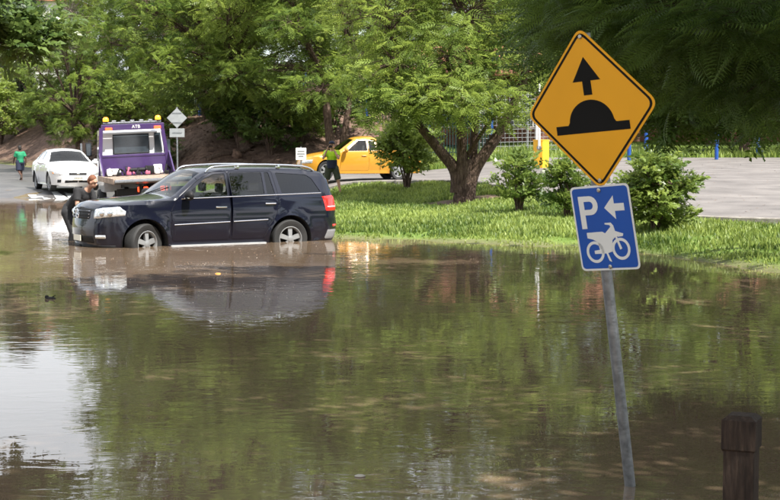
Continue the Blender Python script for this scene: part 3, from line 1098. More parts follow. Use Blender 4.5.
bush('bush', 'rounded glossy green bush beside the far bend of the road', Vector((-27.2, 105, H(-27.2, 105))), 4.6, 2.4, 81, 'bush', 110, 13, .5, tintbias=.1)
bush('bush', 'low leafy bush on the bank beyond the walking man', Vector((-23.4, 102, H(-23.4, 102))), 3.0, 1.9, 82, 'bush', 110, 13, .42, tintbias=.2)
sl = crown_lobes(91, 16, 1.9, 1.0, 9.8, .5, .35, 22)
tree('cypress_tree', 'sombre dark green columnar tree behind the bushes at the bend', sl, (-27.5, 112, H(-27.5, 112) - .1), [(0, 0, 0), (0, 0, 3), (.1, 0, 7), (0, 0, 10)], 'dark_leaf', NEEDLE, .55, 16, 92, .22, .05)
tree('bare_tree', 'bare twiggy greyish tree among the green crowns at the bend', crown_lobes(95, 12, 2.6, 2.5, 8.0, .45, .3, 30), (-22.0, 103, H(-22, 103) - .1), [(0, 0, 0), (.1, 0, 2), (.2, 0, 4)], 'dark_leaf', SPRAY, .3, 2, 96, .16, .06, twig=.022, bark='twig', bare=.85)
# understorey along the bank and behind the ute
under = [(-7.2, 72.0, 2.6, 1.5, 'broad'), (-5.6, 70.6, 2.9, 1.7, 'broad'), (-4.3, 71.6, 2.7, 1.4, 'bush'), (-14.4, 83.5, 3.4, 1.9, 'bush'), (-12.2, 79.5, 2.8, 1.7, 'bush'), (-17.6, 90, 3.8, 2.1, 'bush'), (-11.4, 72.6, 2.3, 1.2, 'broad'),
         (-20.2, 96, 3.6, 2.1, 'bush'), (-9.6, 78.5, 3.2, 1.9, 'broad'), (-7.0, 76.8, 3.2, 1.9, 'bush'), (-12.6, 81.5, 3.6, 2.1, 'bush'), (-16.2, 87, 4.2, 2.4, 'broad'), (-2.8, 73.6, 3.0, 1.7, 'broad'), (-24.8, 107, 5.0, 3.0, 'bush'), (-20.4, 99, 4.4, 2.6, 'broad'), (-29.5, 112, 5.5, 3.2, 'bush')]
for i, (x, y, h, r, lf) in enumerate(under):
    bush('shrub', 'leafy shrub growing on the mulch bank under the trees', Vector((x, y, H(x, y))), h, r, 100 + i, lf, 80, 10, .44, group='shrubs on the mulch bank')
# the shrubs on the verge, each its own
S1, S2, S3 = gp(519, 213), gp(567, 216), gp(656, 232)
bush('shrub', 'open upright shrub on the verge next to the forked tree', S1, 60 * S1.y / FPX, 27 * S1.y / FPX, 121, 'bush', 66, 8, .26, tintbias=-.15, low=.2, droop=-.9, stemn=9)
bush('shrub', 'slim upright shrub on the verge between two wider shrubs', S2, 56 * S2.y / FPX, 20 * S2.y / FPX, 122, 'bush', 60, 8, .26, tintbias=-.12, low=.2, droop=-.9, stemn=9)
bush('shrub', 'dense rounded bright green shrub at the corner of the car park kerb', S3, 84 * S3.y / FPX, 40 * S3.y / FPX, 123, 'bush', 170, 11, .24, tintbias=.05, low=.16)
S4 = gp(407, 190)
bush('small_tree', 'small bushy tree with several stems standing in front of the yellow ute', S4, 70 * S4.y / FPX, 29 * S4.y / FPX, 124, 'bush', 120, 11, .32, tintbias=.15, low=.38, cat='tree')


# --- grass on the verge and beyond the car park
def grass(name, label, n, xr, yr, hmin, hmax, seed, keep):
    rnd = np.random.RandomState(seed)
    x = rnd.uniform(*xr, n)
    y = rnd.uniform(*yr, n)
    # clumps
    cl = np.sin(x * 2.1 + np.sin(y * 1.3) * 2) * np.sin(y * 1.7 + np.sin(x * 1.1) * 2)
    k = keep(x, y) & (rnd.rand(n) < .55 + .45 * cl + .25)
    x, y, cl = x[k], y[k], cl[k]
    n = len(x)
    z = hz(x, y)
    h = rnd.uniform(hmin, hmax, n) * (1 + .45 * cl) * (.7 + .3 * rnd.rand(n))
    d = y - np.interp(x, SHX, SHY)
    h = h * (.55 + .45 * sstep(.0, 1.8, d))
    an = rnd.uniform(0, 2 * math.pi, n)
    lean = rnd.uniform(.1, .7, n) * h
    wd = rnd.uniform(.006, .012, n) * (1 + y / 45)
    ax, ay = np.cos(an), np.sin(an)
    b = np.stack([x, y, z - .01], 1)
    sx = np.stack([-ay, ax, np.zeros(n)], 1) * wd[:, None]
    mid = b + np.stack([ax * lean * .3, ay * lean * .3, h * .6], 1)
    tip = b + np.stack([ax * lean, ay * lean, h], 1)
    V = np.stack([b - sx, b + sx, mid + sx * .8, mid - sx * .8, tip], 1).reshape(-1, 3)
    i = np.arange(n)[:, None] * 5
    F = np.concatenate([i + np.array([[0, 1, 2]]), i + np.array([[0, 2, 3]]), i + np.array([[3, 2, 4]])])
    patch = .47 + .28 * np.sin(x * .8 + 1.3) * np.sin(y * .55) + .18 * np.sin(x * 2.1 + y * 1.3) * np.sin(y * 1.9 - x * .7)
    tint = np.clip(patch + rnd.normal(0, .24, n) + .35 * (1 - sstep(.1, 1.4, d)), 0, 1)
    o = fast_mesh(name, V, F, 'grassblade', np.repeat(tint, 5))
    return tag(o, label, 'grass', kind='stuff')


NX, NY = np.array([p.x for p in near_edge]), np.array([p.y for p in near_edge])


def keep_verge(x, y):
    d = y - np.interp(x, SHX, SHY) - (.35 * np.sin(x * 1.7 + 1) + .2 * np.sin(x * 4.1) + .15 * np.sin(x * 9.3 + 2))
    edge = np.interp(x, NX, NY)
    ring = np.hypot((x - TREE_BASE[0]) / 1.5, (y - TREE_BASE[1] + .1) / 1.2) > .95
    road_edge = np.interp(y, [30, 33, 46, 58], [-1.5, -2.2, -5.2, -8.6])
    q_ = np.random.RandomState(77).rand(len(x))
    return (d > -.15) & (q_ < .12 + .9 * sstep(.0, 1.6, d)) & (y < edge - .12) & ring & (x > road_edge)


grass('grass', 'long sunlit green grass on the verge beside the flood', 400000, (-8, 14), (18, 54), .06, .16, 7, keep_verge)


def keep_far(x, y):
    y1 = np.interp(x, [-7, 0, 2.5, 6, 30, 60], [64, 66.5, 68, 71, 71, 71])
    return (y > y1 + .2) & (x > -1 + (y - 66) * .1)


grass('grass', 'bright grass strip along the fence beyond the car park', 60000, (-1, 34), (66, 84), .2, .42, 8, keep_far)


# ------------------------------------------------------------------ cars
def inside(poly, x, y):
    c = False
    n = len(poly)
    for i in range(n):
        x1, y1 = poly[i]
        x2, y2 = poly[(i + 1) % n]
        if (y1 > y) != (y2 > y) and x < (x2 - x1) * (y - y1) / (y2 - y1) + x1:
            c = not c
    return c


def inset(poly, d):
    """Shrinks a polygon (any winding) by d."""
    n = len(poly)
    area = sum(poly[i][0] * poly[(i + 1) % n][1] - poly[(i + 1) % n][0] * poly[i][1] for i in range(n))
    s = 1 if area > 0 else -1
    out_ = []
    for i in range(n):
        p0, p1, p2 = Vector(poly[i - 1]), Vector(poly[i]), Vector(poly[(i + 1) % n])
        a, b = (p1 - p0).normalized(), (p2 - p1).normalized()
        na, nb = Vector((-a.y, a.x)) * s, Vector((-b.y, b.x)) * s
        m_ = na + nb
        m_ = m_ / max(.3, m_.length_squared) * 2 if m_.length > 1e-4 else na
        out_.append(tuple(p1 + m_ * d))
    return out_


def rnd_poly(poly, rad=.035, n=4):
    out_ = []
    k = len(poly)
    for i in range(k):
        p0, p1, p2 = Vector(poly[i - 1]), Vector(poly[i]), Vector(poly[(i + 1) % k])
        a, b = p0 - p1, p2 - p1
        q = min(rad, .4 * a.length, .4 * b.length)
        s0, s1 = p1 + a.normalized() * q, p1 + b.normalized() * q
        for j in range(n + 1):
            t = j / n
            out_.append(tuple(s0 * (1 - t) ** 2 + p1 * 2 * t * (1 - t) + s1 * t * t))
    return out_


def cdt(polys, pts):
    """Triangulates points plus closed polygon constraints."""
    V, E = [], []
    for po in polys:
        k = len(V)
        V += [Vector(p) for p in po]
        E += [(k + i, k + (i + 1) % len(po)) for i in range(len(po))]
    V += [Vector(p) for p in pts]
    r = delaunay_2d_cdt(V, E, [], 0, 1e-4)
    return r[0], r[2]


class Car:
    def __init__(self, sp):
        self.sp = sp
        prof = chaikin([Vector(p) for p in sp['profile']], 2)
        dense = []
        for a, b in zip(prof[:-1], prof[1:]):
            n = max(1, int((b - a).length / .07))
            dense += [a.lerp(b, k / n) for k in range(n)]
        dense.append(prof[-1])
        self.prof = dense
        self.L = max(p.x for p in dense)
        xs = np.linspace(0, self.L, 400)
        zt = np.zeros(400) - 1
        for a, b in zip(dense[:-1], dense[1:]):
            x0, x1 = min(a.x, b.x), max(a.x, b.x)
            k = (xs >= x0 - .008) & (xs <= x1 + .008)
            f = np.clip((xs[k] - a.x) / (b.x - a.x if abs(b.x - a.x) > 1e-6 else 1), 0, 1)
            zt[k] = np.maximum(zt[k], a.y + (b.y - a.y) * f)
        self.xs, self.zt = xs, zt

    def W(self, x, z):
        sp = self.sp
        w_ = np.interp(z, sp['wz'], sp['ww'])
        fl, fa = sp['front_round']
        if x < fl:
            w_ -= fa * (1 - max(0, x) / fl) ** 2.4
        rl_, ra = sp['rear_round']
        if x > self.L - rl_:
            w_ -= ra * (1 - max(0, self.L - x) / rl_) ** 2.4
        # flared arches
        for ax in sp['axles']:
            dd = math.hypot(x - ax, z - sp['arch_z'])
            w_ += sp.get('flare', .02) * math.exp(-((dd - sp['arch_r']) / .06) ** 2) * (1 if z < sp['belt'] else 0)
        # crease lines pressed into the flank
        for zc, amp in sp.get('crease', []):
            w_ += amp * math.exp(-((z - zc) / .03) ** 2)
        r = sp.get('roll', .06)
        dz = float(np.interp(x, self.xs, self.zt)) - z
        if dz < r:
            t = min(1, (r - max(0, dz)) / r)
            w_ -= r * (1 - math.sqrt(max(0, 1 - t * t)))
        return w_

    def lower(self):
        sp = self.sp
        sill = sp['sill']
        pts = [(sp['profile'][-1][0] - .05, sill)]
        for ax in sorted(sp['axles'], reverse=True):
            r, zc = sp['arch_r'], sp['arch_z']
            a0 = math.asin(max(-1, (sill - zc) / r))
            n = 22
            for i in range(n + 1):
                an = a0 + (math.pi - 2 * a0) * i / n
                pts.append((ax + r * math.cos(an), zc + r * math.sin(an)))
        pts.append((sp['profile'][0][0] + .05, sill))
        return pts

    def build(self, root):
        sp = self.sp
        paint = sp['paint']
        outline = [tuple(p) for p in self.prof] + self.lower()
        wins = [rnd_poly(w_) for w_ in sp['windows']]
        doors = [rnd_poly(d, .05) for d in sp['doors']]
        dins = [inset(d, .006) for d in doors]
        pts = []
        st = sp.get('grid', .075)
        x = st / 2
        while x < self.L:
            z = sp['sill'] + st / 2
            while z < 2.2:
                if inside(outline, x, z):
                    pts.append((x, z))
                z += st
            x += st
        V, T = cdt([outline] + wins + doors + dins, pts)
        groups = {'body': []}
        for i in range(len(doors)):
            groups[i] = []
        for t in T:
            cx_ = sum(V[k].x for k in t) / 3
            cz = sum(V[k].y for k in t) / 3
            if not inside(outline, cx_, cz) or any(inside(w_, cx_, cz) for w_ in wins):
                continue
            g = 'body'
            for i in range(len(doors)):
                if inside(dins[i], cx_, cz):
                    g = i
                elif inside(doors[i], cx_, cz):
                    g = None
                if g != 'body':
                    break
            if g is not None:
                groups[g].append(t)
        P3 = [(v.x, self.W(v.x, v.y), v.y) for v in V]
        mb = MB()
        for s in (1, -1):
            vv = [(a, b * s, c) for a, b, c in P3]
            mb.add(vv, [t if s > 0 else t[::-1] for t in groups['body']])
        # top strip across the car, with panes cut out
        NC = 16
        rows = []
        Wr = [self.W(p.x, p.y) for p in self.prof]
        n = len(self.prof)
        vv, body_f = [], []
        panes = {k: [] for k in sp['panes']}
        for i, p in enumerate(self.prof):
            a, b = self.prof[max(0, i - 1)], self.prof[min(n - 1, i + 1)]
            tn = (b - a).normalized()
            nn_ = Vector((-tn.y, tn.x))
            cr = float(np.interp(i / (n - 1), sp['crown_t'], sp['crown']))
            for k in range(NC + 1):
                t = 2 * k / NC - 1
                t = math.copysign(1 - (1 - abs(t)) ** 1.3, t)
                off = cr * (1 - t * t)
                vv.append((p.x + nn_.x * off, Wr[i] * t, p.y + nn_.y * off))
        for i in range(n - 1):
            pm = (self.prof[i] + self.prof[i + 1]) / 2
            for k in range(NC):
                f = (i * (NC + 1) + k, (i + 1) * (NC + 1) + k, (i + 1) * (NC + 1) + k + 1, i * (NC + 1) + k + 1)
                g = None
                for nm, (xa, xb, za, zb, k0) in sp['panes'].items():
                    if xa < pm.x < xb and za < pm.y < zb and k0 <= k < NC - k0:
                        g = nm
                (panes[g] if g else body_f).append(f)
        mb.add(vv, body_f)
        mb.build('body', paint, root, smooth=True, angle=38, weld=.002)
        # doors
        for i in range(len(doors)):
            for s in (1, -1):
                used = sorted({k for t in groups[i] for k in t})
                ix = {k: j for j, k in enumerate(used)}
                dv = [(P3[k][0], P3[k][1] * s, P3[k][2]) for k in used]
                d = mesh_obj('door', dv, [tuple(ix[k] for k in (t if s > 0 else t[::-1])) for t in groups[i]], paint, root, smooth=True, angle=38)
                hx, hz_ = sp['handles'][i]
                hy = self.W(hx, hz_) + .022
                h = MB()
                h.tube([(hx - .11, hy * s - .02 * s, hz_), (hx - .09, hy * s, hz_), (hx + .09, hy * s, hz_), (hx + .11, hy * s - .02 * s, hz_)], .017, 8)
                h.build('handle', sp.get('handle_mat', paint), d, smooth=True)
        # glass
        for j, w_ in enumerate(wins):
            wi = inset(w_, -.006)
            gpts = [((a * .5 + .5 * sum(q[0] for q in wi) / len(wi)), (b * .5 + .5 * sum(q[1] for q in wi) / len(wi))) for a, b in wi[::3]]
            gv, gt = cdt([wi], gpts)
            gt = [t for t in gt if inside(wi, sum(gv[k].x for k in t) / 3, sum(gv[k].y for k in t) / 3)]
            for s in (1, -1):
                mesh_obj('side_window', [(v.x, (self.W(v.x, v.y) - .010) * s, v.y) for v in gv], [t if s > 0 else t[::-1] for t in gt], sp['glass'][j], root, smooth=True)
        for nm, fs_ in panes.items():
            used = sorted({k for f in fs_ for k in f})
            ix = {k: j for j, k in enumerate(used)}
            mesh_obj(nm, [vv[k] for k in used], [tuple(ix[k] for k in f) for f in fs_], sp.get('pane_mat', 'glass'), root, smooth=True)
        # dark inner skin seen through shut lines, wheel-well liners, floor
        inn = MB()
        it = [t for g in groups.values() for t in g]
        # include the gaps themselves
        for s in (1, -1):
            allT = [t for t in T if inside(outline, sum(V[k].x for k in t) / 3, sum(V[k].y for k in t) / 3) and not any(inside(w_, sum(V[k].x for k in t) / 3, sum(V[k].y for k in t) / 3) for w_ in wins)]
            inn.add([(min(max(a, .03), self.L - .03), (b - .03) * s, c - .01) for a, b, c in P3], [t if s > 0 else t[::-1] for t in allT])
        for ax in sp['axles']:
            for s in (1, -1):
                yo, yi = self.W(ax, sp['arch_z'] + sp['arch_r']) - .015, .5
                lv, lf = [], []
                for i in range(19):
                    an = math.pi * i / 18 * 1.15 - .075 * math.pi
                    for yy in (yo, yi):
                        lv.append((ax + sp['arch_r'] * .995 * math.cos(an), yy * s, sp['arch_z'] + sp['arch_r'] * .995 * math.sin(an)))
                for i in range(18):
                    lf.append((2 * i, 2 * i + 1, 2 * i + 3, 2 * i + 2))
                lf.append(tuple(2 * i + 1 for i in range(19)))
                inn.add(lv, lf)
        a0, a1 = sp['axles']
        zf = sp['sill'] + .08
        inn.box(((a0 + a1) / 2, 0, zf), (a1 - a0 - 2 * sp['arch_r'], 1.5, .06))
        inn.box((a0 - .1, 0, zf + .15), (1.1, .95, .3))
        inn.box((a1 + .2, 0, zf + .15), (1.3, .95, .3))
        bx = sp['dash']
        inn.box((bx[0], 0, bx[1]), (.45, 1.35, .22), bevel=.06)
        inn.build('interior_lining', 'interior', root)
        # seats
        for (sx, sy, wd) in sp['seats']:
            s_ = MB()
            zb = zf + .05
            s_.box((sx, sy, zb + .22), (.52, wd, .18), bevel=.06)
            s_.box((sx + .27, sy, zb + .55), (.16, wd, .62), Matrix.Translation((sx + .27, 0, zb + .3)) @ Matrix.Rotation(R(14), 4, 'Y') @ Matrix.Translation((-sx - .27, 0, -zb - .3)), bevel=.06)
            for hy in ([sy] if wd < .8 else [sy - .4, sy + .4]):
                s_.box((sx + .40, hy, zb + .96), (.09, .26, .18), bevel=.04)
            s_.build('seat', 'seat', root, smooth=True, angle=50)
        sw = MB()
        sw.tube([(bx[0] + .3, .37 + .18 * math.cos(a), bx[1] + .1 + .18 * math.sin(a)) for a in np.linspace(0, 2 * math.pi, 17)], .014, 6)
        sw.tube([(bx[0] + .1, .37, bx[1] + .02), (bx[0] + .3, .37, bx[1] + .1)], .025, 6)
        sw.build('steering_wheel', 'black', root, smooth=True)
        # wheels
        for ax in sp['axles']:
            for s in (1, -1):
                wheel(root, (ax, s * (sp['track'] / 2), sp['tyre_r']), sp['tyre_r'], sp['rim_r'], sp['tyre_w'], s, sp.get('spokes', 5), sp.get('steer', 0) if ax == a0 else 0)

    def path(self, z, rear=False):
        """Plan outline at height z from the centre line round one corner."""
        n = len(self.prof)
        z = max(z, (self.prof[-1] if rear else self.prof[0]).y + .002)
        cand = [i for i in range(n - 1) if (self.prof[i].y - z) * (self.prof[i + 1].y - z) <= 0]
        i = cand[-1] if rear else cand[0]
        a, b = self.prof[i], self.prof[i + 1]
        f = 0 if abs(b.y - a.y) < 1e-6 else (z - a.y) / (b.y - a.y)
        x0 = a.x + (b.x - a.x) * f
        cr = float(np.interp(i / (n - 1), self.sp['crown_t'], self.sp['crown']))
        W0 = self.W(x0, z)
        sg = 1 if rear else -1
        cr = cr / max(.45, abs((b - a).normalized().y))
        pts = [Vector((x0 + sg * cr * (1 - t * t), W0 * t)) for t in np.linspace(0, 1, 24)]
        for k in range(1, 60):
            x = x0 - sg * k * .03
            pts.append(Vector((x, self.W(x, z))))
        return pts

    def patch(self, name, m, parent, s0, s1, zlo, zhi, off=.006, rear=False, side=0, nz=6, ns=18, thick=.0):
        """Panel that follows the body round a corner: s is metres from the centre line."""
        res = None
        for sg in ([1, -1] if side == 0 else [side]):
            vv, ff = [], []
            for j in range(nz + 1):
                for i in range(ns + 1):
                    u = i / ns
                    s = s0 + (s1 - s0) * u
                    za = zlo(u) if callable(zlo) else zlo
                    zb = zhi(u) if callable(zhi) else zhi
                    z = za + (zb - za) * j / nz
                    pth = self.path(z, rear)
                    acc = 0
                    q = pth[-1]
                    nr = Vector((0, 1))
                    for a, b in zip(pth[:-1], pth[1:]):
                        l = (b - a).length
                        if acc + l >= s:
                            q = a.lerp(b, (s - acc) / l)
                            t = (b - a).normalized()
                            nr = Vector((-t.y, t.x)) if not rear else Vector((t.y, -t.x))
                            break
                        acc += l
                    edge = min(i, ns - i, j * 2, (nz - j) * 2)
                    o_ = off if edge > 0 else -.004
                    q = q + nr * o_
                    vv.append((q.x, q.y * sg, z))
            for j in range(nz):
                for i in range(ns):
                    k = j * (ns + 1) + i
                    f = (k, k + 1, k + ns + 2, k + ns + 1)
                    ff.append(f if sg < 0 else f[::-1])
            res = mesh_obj(name, vv, ff, m, parent, smooth=True, angle=50)
        return res


def wheel(root, c, r, rr_, w_, s, spokes, steer=0):
    rot = Matrix.Translation(c) @ Matrix.Rotation(R(steer), 4, 'Z') @ Matrix.Rotation(-s * math.pi / 2, 4, 'X')
    hub = MB()
    # barrel behind the spokes
    hub.lathe([(rr_ * .97, -w_ * .40), (rr_ * .93, -w_ * .36), (rr_ * .90, w_ * .05), (0.0, w_ * .02)], 28, rot)
    hb = hub.build('wheel', 'liner', root, smooth=True)
    ty = MB()
    h = w_ / 2
    ty.lathe([(rr_ * .96, -h * .9), (r * .93, -h), (r * .985, -h * .85), (r, -h * .6), (r, h * .6), (r * .985, h * .85), (r * .93, h), (rr_ * 1.04, h * .92), (rr_ * .96, h * .8)], 40, rot, cap=False)
    ty.build('tyre', 'rubber', hb, smooth=True, angle=40)
    rm = MB()
    rm.lathe([(rr_ * .98, h * .55), (rr_ * 1.03, h * .93), (rr_ * .98, h * .95), (rr_ * .90, h * .74), (rr_ * .90, h * .1)], 40, rot, cap=False)
    for i in range(spokes):
        an = 2 * math.pi * i / spokes + .3
        m_ = rot @ Matrix.Rotation(an, 4, 'Z')
        a, b = rr_ * .10, rr_ * .95
        wi, wo = rr_ * .15, rr_ * .20
        z0, z1 = h * .86, h * .70
        rm.add([(a, -wi, z0), (b, -wo, z1), (b, wo, z1), (a, wi, z0), (a, -wi, z0 - .05), (b, -wo, z1 - .05), (b, wo, z1 - .05), (a, wi, z0 - .05)],
               [(0, 1, 2, 3), (7, 6, 5, 4), (0, 4, 5, 1), (3, 2, 6, 7)], m_)
    rm.lathe([(rr_ * .24, h * .5), (rr_ * .24, h * .88), (rr_ * .17, h * .93), (0, h * .94)], 18, rot)
    rm.build('rim', 'alloy', hb, smooth=True, angle=35)


def mirror_part(root, x, y, z, s, m):
    mm = MB()
    mm.ball((x, (y + .17) * s, z + .02), (.085, .14, .10), 16, 10)
    mm.tube([(x + .02, (y - .03) * s, z - .06), (x, (y + .09) * s, z - .03)], [.035, .03], 8)
    o = mm.build('mirror', m, root, smooth=True)
    return o


# ---- dark blue four-wheel drive standing in the water
SUVYAW = R(31.5)
suv_c = Vector((-3.78, 29.75, -.33))
suv = thing('four_wheel_drive', 'dark blue four-wheel drive standing wheel-deep in brown flood water', 'car', suv_c, SUVYAW)
off = 2.41
suv_spec = dict(
    profile=[(.14, .30), (.05, .36), (.0, .52), (.0, .68), (.02, .86), (.06, 1.05), (.13, 1.125), (.45, 1.165), (.95, 1.20), (1.30, 1.222), (1.46, 1.24), (1.78, 1.47), (2.10, 1.70), (2.35, 1.765), (3.0, 1.80), (3.8, 1.80), (4.45, 1.765), (4.78, 1.71), (4.86, 1.63),
             (4.96, 1.25), (5.03, 1.12), (5.05, .84), (5.09, .78), (5.10, .62), (5.06, .46), (4.96, .34)],
    sill=.32, axles=(.87, 3.945), arch_r=.465, arch_z=.40, belt=1.22, paint='navy',
    wz=[.2, .34, .55, .80, 1.05, 1.23, 1.70, 1.82], ww=[.86, .90, .94, .958, .945, .925, .745, .70],
    front_round=(.62, .34), rear_round=(.42, .20), flare=.022, crease=[(.98, .006)], roll=.065,
    windows=[[(1.66, 1.245), (2.60, 1.265), (2.60, 1.70), (2.37, 1.69), (2.18, 1.61)], [(2.70, 1.268), (3.40, 1.28), (3.40, 1.715), (2.70, 1.708)], [(3.455, 1.282), (3.63, 1.286), (3.555, 1.712), (3.455, 1.715)], [(3.78, 1.288), (4.66, 1.31), (4.50, 1.58), (4.38, 1.655), (3.70, 1.702)]],
    glass=['glass', 'glass', 'darkglass', 'darkglass'],
    doors=[[(1.42, .42), (2.63, .42), (2.655, 1.0), (2.655, 1.735), (2.33, 1.728), (2.05, 1.60), (1.52, 1.215), (1.40, 1.0)], [(2.67, .42), (3.38, .42), (3.46, .62), (3.60, .82), (3.70, 1.05), (3.69, 1.30), (3.62, 1.742), (2.67, 1.735)]],
    handles=[(2.45, 1.05), (3.52, 1.10)], handle_mat='chrome',
    panes=dict(windscreen=(1.46, 2.10, 1.20, 1.72, 1), tailgate_window=(4.84, 4.99, 1.22, 1.66, 2)),
    crown_t=[0, .12, .25, .45, .6, .8, .9, 1], crown=[.06, .13, .06, .07, .045, .045, .07, .06],
    dash=(1.62, 1.05), seats=[(2.25, .40, .52), (2.25, -.40, .52), (3.2, 0, 1.35), (4.1, 0, 1.1)], track=1.66, tyre_r=.387, rim_r=.245, tyre_w=.27, steer=22, grid=.07)


def shift_children(root, dx):
    for ch in root.children:
        ch.location.x += dx


def build_suv():
    car = Car(suv_spec)
    r = suv
    car.build(r)
    # grille, headlamps, bumpers
    g = car.patch('grille', 'black', r, 0, .46, .85, lambda u: 1.08 - .03 * u * u, .010, side=1)
    car.patch('grille', 'black', r, 0, .46, .85, lambda u: 1.08 - .03 * u * u, .010, side=-1)
    for z in (.89, .95, 1.01):
        for s in (1, -1):
            car.patch('grille_bar', 'chrome', r, 0, .44, z - .013, z + .013, .026, side=s, nz=2)
    em = MB()
    fx = car.path(.955)[0].x - .045
    em.tube([(fx, .085 * math.cos(a), .955 + .085 * math.sin(a)) for a in np.linspace(0, 2 * math.pi, 21)], .009, 6)
    for k in range(3):
        a = math.pi / 2 + k * 2 * math.pi / 3
        em.tube([(fx, 0, .955), (fx, .08 * math.cos(a), .955 + .08 * math.sin(a))], [.016, .004], 5)
    em.build('emblem', 'chrome', r, smooth=True)
    for s in (1, -1):
        hl = car.patch('headlamp', 'lampglass', r, .56, 1.22, lambda u: .87 + .06 * u, lambda u: 1.065 + .045 * u - .10 * max(0, u - .75) / .25, .010, side=s, nz=8)
        for k, u in enumerate((.30, .55)):
            lens = MB()
            pth = car.path(.98)
            acc, tgt = 0, .56 + .66 * u
            for a, b in zip(pth[:-1], pth[1:]):
                acc += (b - a).length
                if acc >= tgt:
                    break
            lens.ball((b.x - .004, b.y * s, .975), .055, 12, 8)
            lens.build('lamp_bulb', 'chrome', hl, smooth=True)
        car.patch('fog_lamp', 'lampglass', r, .62, .84, .50, .57, .012, side=s, nz=3)
        car.patch('bumper_intake', 'black', r, .02, .58, .40, .56, .008, side=s)
        car.patch('bumper_trim', 'black', r, .02, 1.0, .30, .375, .012, side=s)
        tl = car.patch('tail_lamp', 'redlens', r, .60, 1.16, .92, lambda u: 1.26 - .04 * u, .012, rear=True, side=s, nz=8)
        car.patch('lamp_band', 'whitelens', tl, .62, 1.12, .985, 1.045, .018, rear=True, side=s, nz=2)
        car.patch('reflector', 'redlens', r, .52, .96, .60, .66, .012, rear=True, side=s, nz=2)
        car.patch('bumper_lower', 'grey', r, .0, 1.12, .36, .56, .008, rear=True, side=s)
        # belt-line chrome and flank rubbing strip
        bt = MB()
        bt.tube([(x, s * (car.W(x, z) + .004), z) for x, z in ((1.62, 1.225), (2.6, 1.248), (3.6, 1.268), (4.66, 1.292))], .008, 6)
        bt.build('belt_trim', 'chrome', r, smooth=True)
        rb = MB()
        rb.tube([(x, s * (car.W(x, z) + .006), z) for x, z in ((1.46, .735), (2.2, .755), (2.62, .765))], .010, 6)
        rb.tube([(x, s * (car.W(x, z) + .006), z) for x, z in ((2.70, .768), (3.2, .782), (3.44, .79))], .010, 6)
        rb.build('rubbing_strip', 'chrome', r, smooth=True)
        sb = MB()
        sb.box((2.40, s * .90, .330), (2.02, .12, .035), bevel=.012)
        sb.build('side_step', 'alum', r)
        # roof rail on four feet
        rr = MB()
        pts = [(2.22, s * .70, 1.72), (2.30, s * .695, 1.80), (2.45, s * .69, 1.835), (3.3, s * .68, 1.87), (4.3, s * .68, 1.835), (4.52, s * .685, 1.79), (4.60, s * .69, 1.73)]
        rr.tube(chaikin(pts, 1), .019, 8)
        for x in (2.9, 3.8):
            rr.box((x, s * .685, 1.82), (.09, .03, .08), bevel=.01)
        rr.build('roof_rail', 'chrome', r, smooth=True, angle=50)
        mirror_part(r, 1.72, .90, 1.27, s, 'black')
        mm = MB()
        mm.box((1.70, s * 1.07, 1.245), (.10, .20, .03), bevel=.012)
        mm.build('mirror_trim', 'chrome', r, smooth=True)
        # wiper
        wp = MB()
        wp.tube([(1.42, s * .1 + .25, 1.30), (1.62, s * .1 - .2, 1.43)], .010, 5)
        wp.build('wiper', 'black', r)
    pl = MB()
    fx = car.path(.48)[0].x - .03
    pl.box((fx, .0, .50), (.012, .37, .11))
    po = pl.build('number_plate', 'plate', r)
    shift_children(r, -off)


build_suv()

# ---- white sedan coming down the road
sedan_spec = dict(
    profile=[(.16, .20), (.06, .26), (.0, .38), (.0, .52), (.03, .64), (.12, .72), (.5, .84), (1.0, .92), (1.35, .96), (1.55, .99), (1.95, 1.22), (2.3, 1.39), (2.6, 1.44), (3.0, 1.45), (3.4, 1.41), (3.75, 1.30), (4.2, 1.10), (4.5, 1.06), (4.78, 1.05), (4.86, .98), (4.88, .70), (4.9, .5), (4.8, .26)],
    sill=.22, axles=(.93, 3.845), arch_r=.37, arch_z=.335, belt=.98, paint='white_paint',
    wz=[.15, .3, .55, .75, .98, 1.40, 1.5], ww=[.84, .88, .925, .94, .90, .66, .62],
    front_round=(.7, .36), rear_round=(.4, .22), flare=.03, crease=[(.72, .008)], roll=.06,
    windows=[[(1.85, 1.0), (2.70, 1.01), (2.68, 1.385), (2.42, 1.375)], [(2.78, 1.01), (3.45, 1.02), (3.72, 1.06), (3.42, 1.32), (3.1, 1.38), (2.78, 1.39)]], glass=['darkglass', 'darkglass'],
    doors=[[(1.55, .32), (2.73, .32), (2.74, .8), (2.73, 1.415), (2.4, 1.405), (1.65, .97)], [(2.75, .32), (3.42, .32), (3.62, .72), (3.80, 1.0), (3.5, 1.34), (3.1, 1.415), (2.75, 1.415)]],
    handles=[(2.55, .83), (3.6, .86)], panes=dict(windscreen=(1.56, 2.28, .985, 1.39, 1), rear_window=(3.55, 4.15, 1.1, 1.37, 1)),
    crown_t=[0, .12, .3, .5, .7, .9, 1], crown=[.05, .12, .05, .06, .05, .07, .05],
    dash=(1.75, .82), seats=[(2.3, .38, .5), (2.3, -.38, .5), (3.2, 0, 1.3)], track=1.6, tyre_r=.325, rim_r=.23, tyre_w=.23, spokes=7, steer=6, grid=.09)
sp_ = gp(60, 188)
sed_c = Vector((-12.4, 57.4, H(-12.4, 57.4) + .022))
sedan = thing('sedan', 'white sedan driving off the wet road towards the flood', 'car', sed_c, R(113))
sedan.scale = (.97, .98, 1.05)


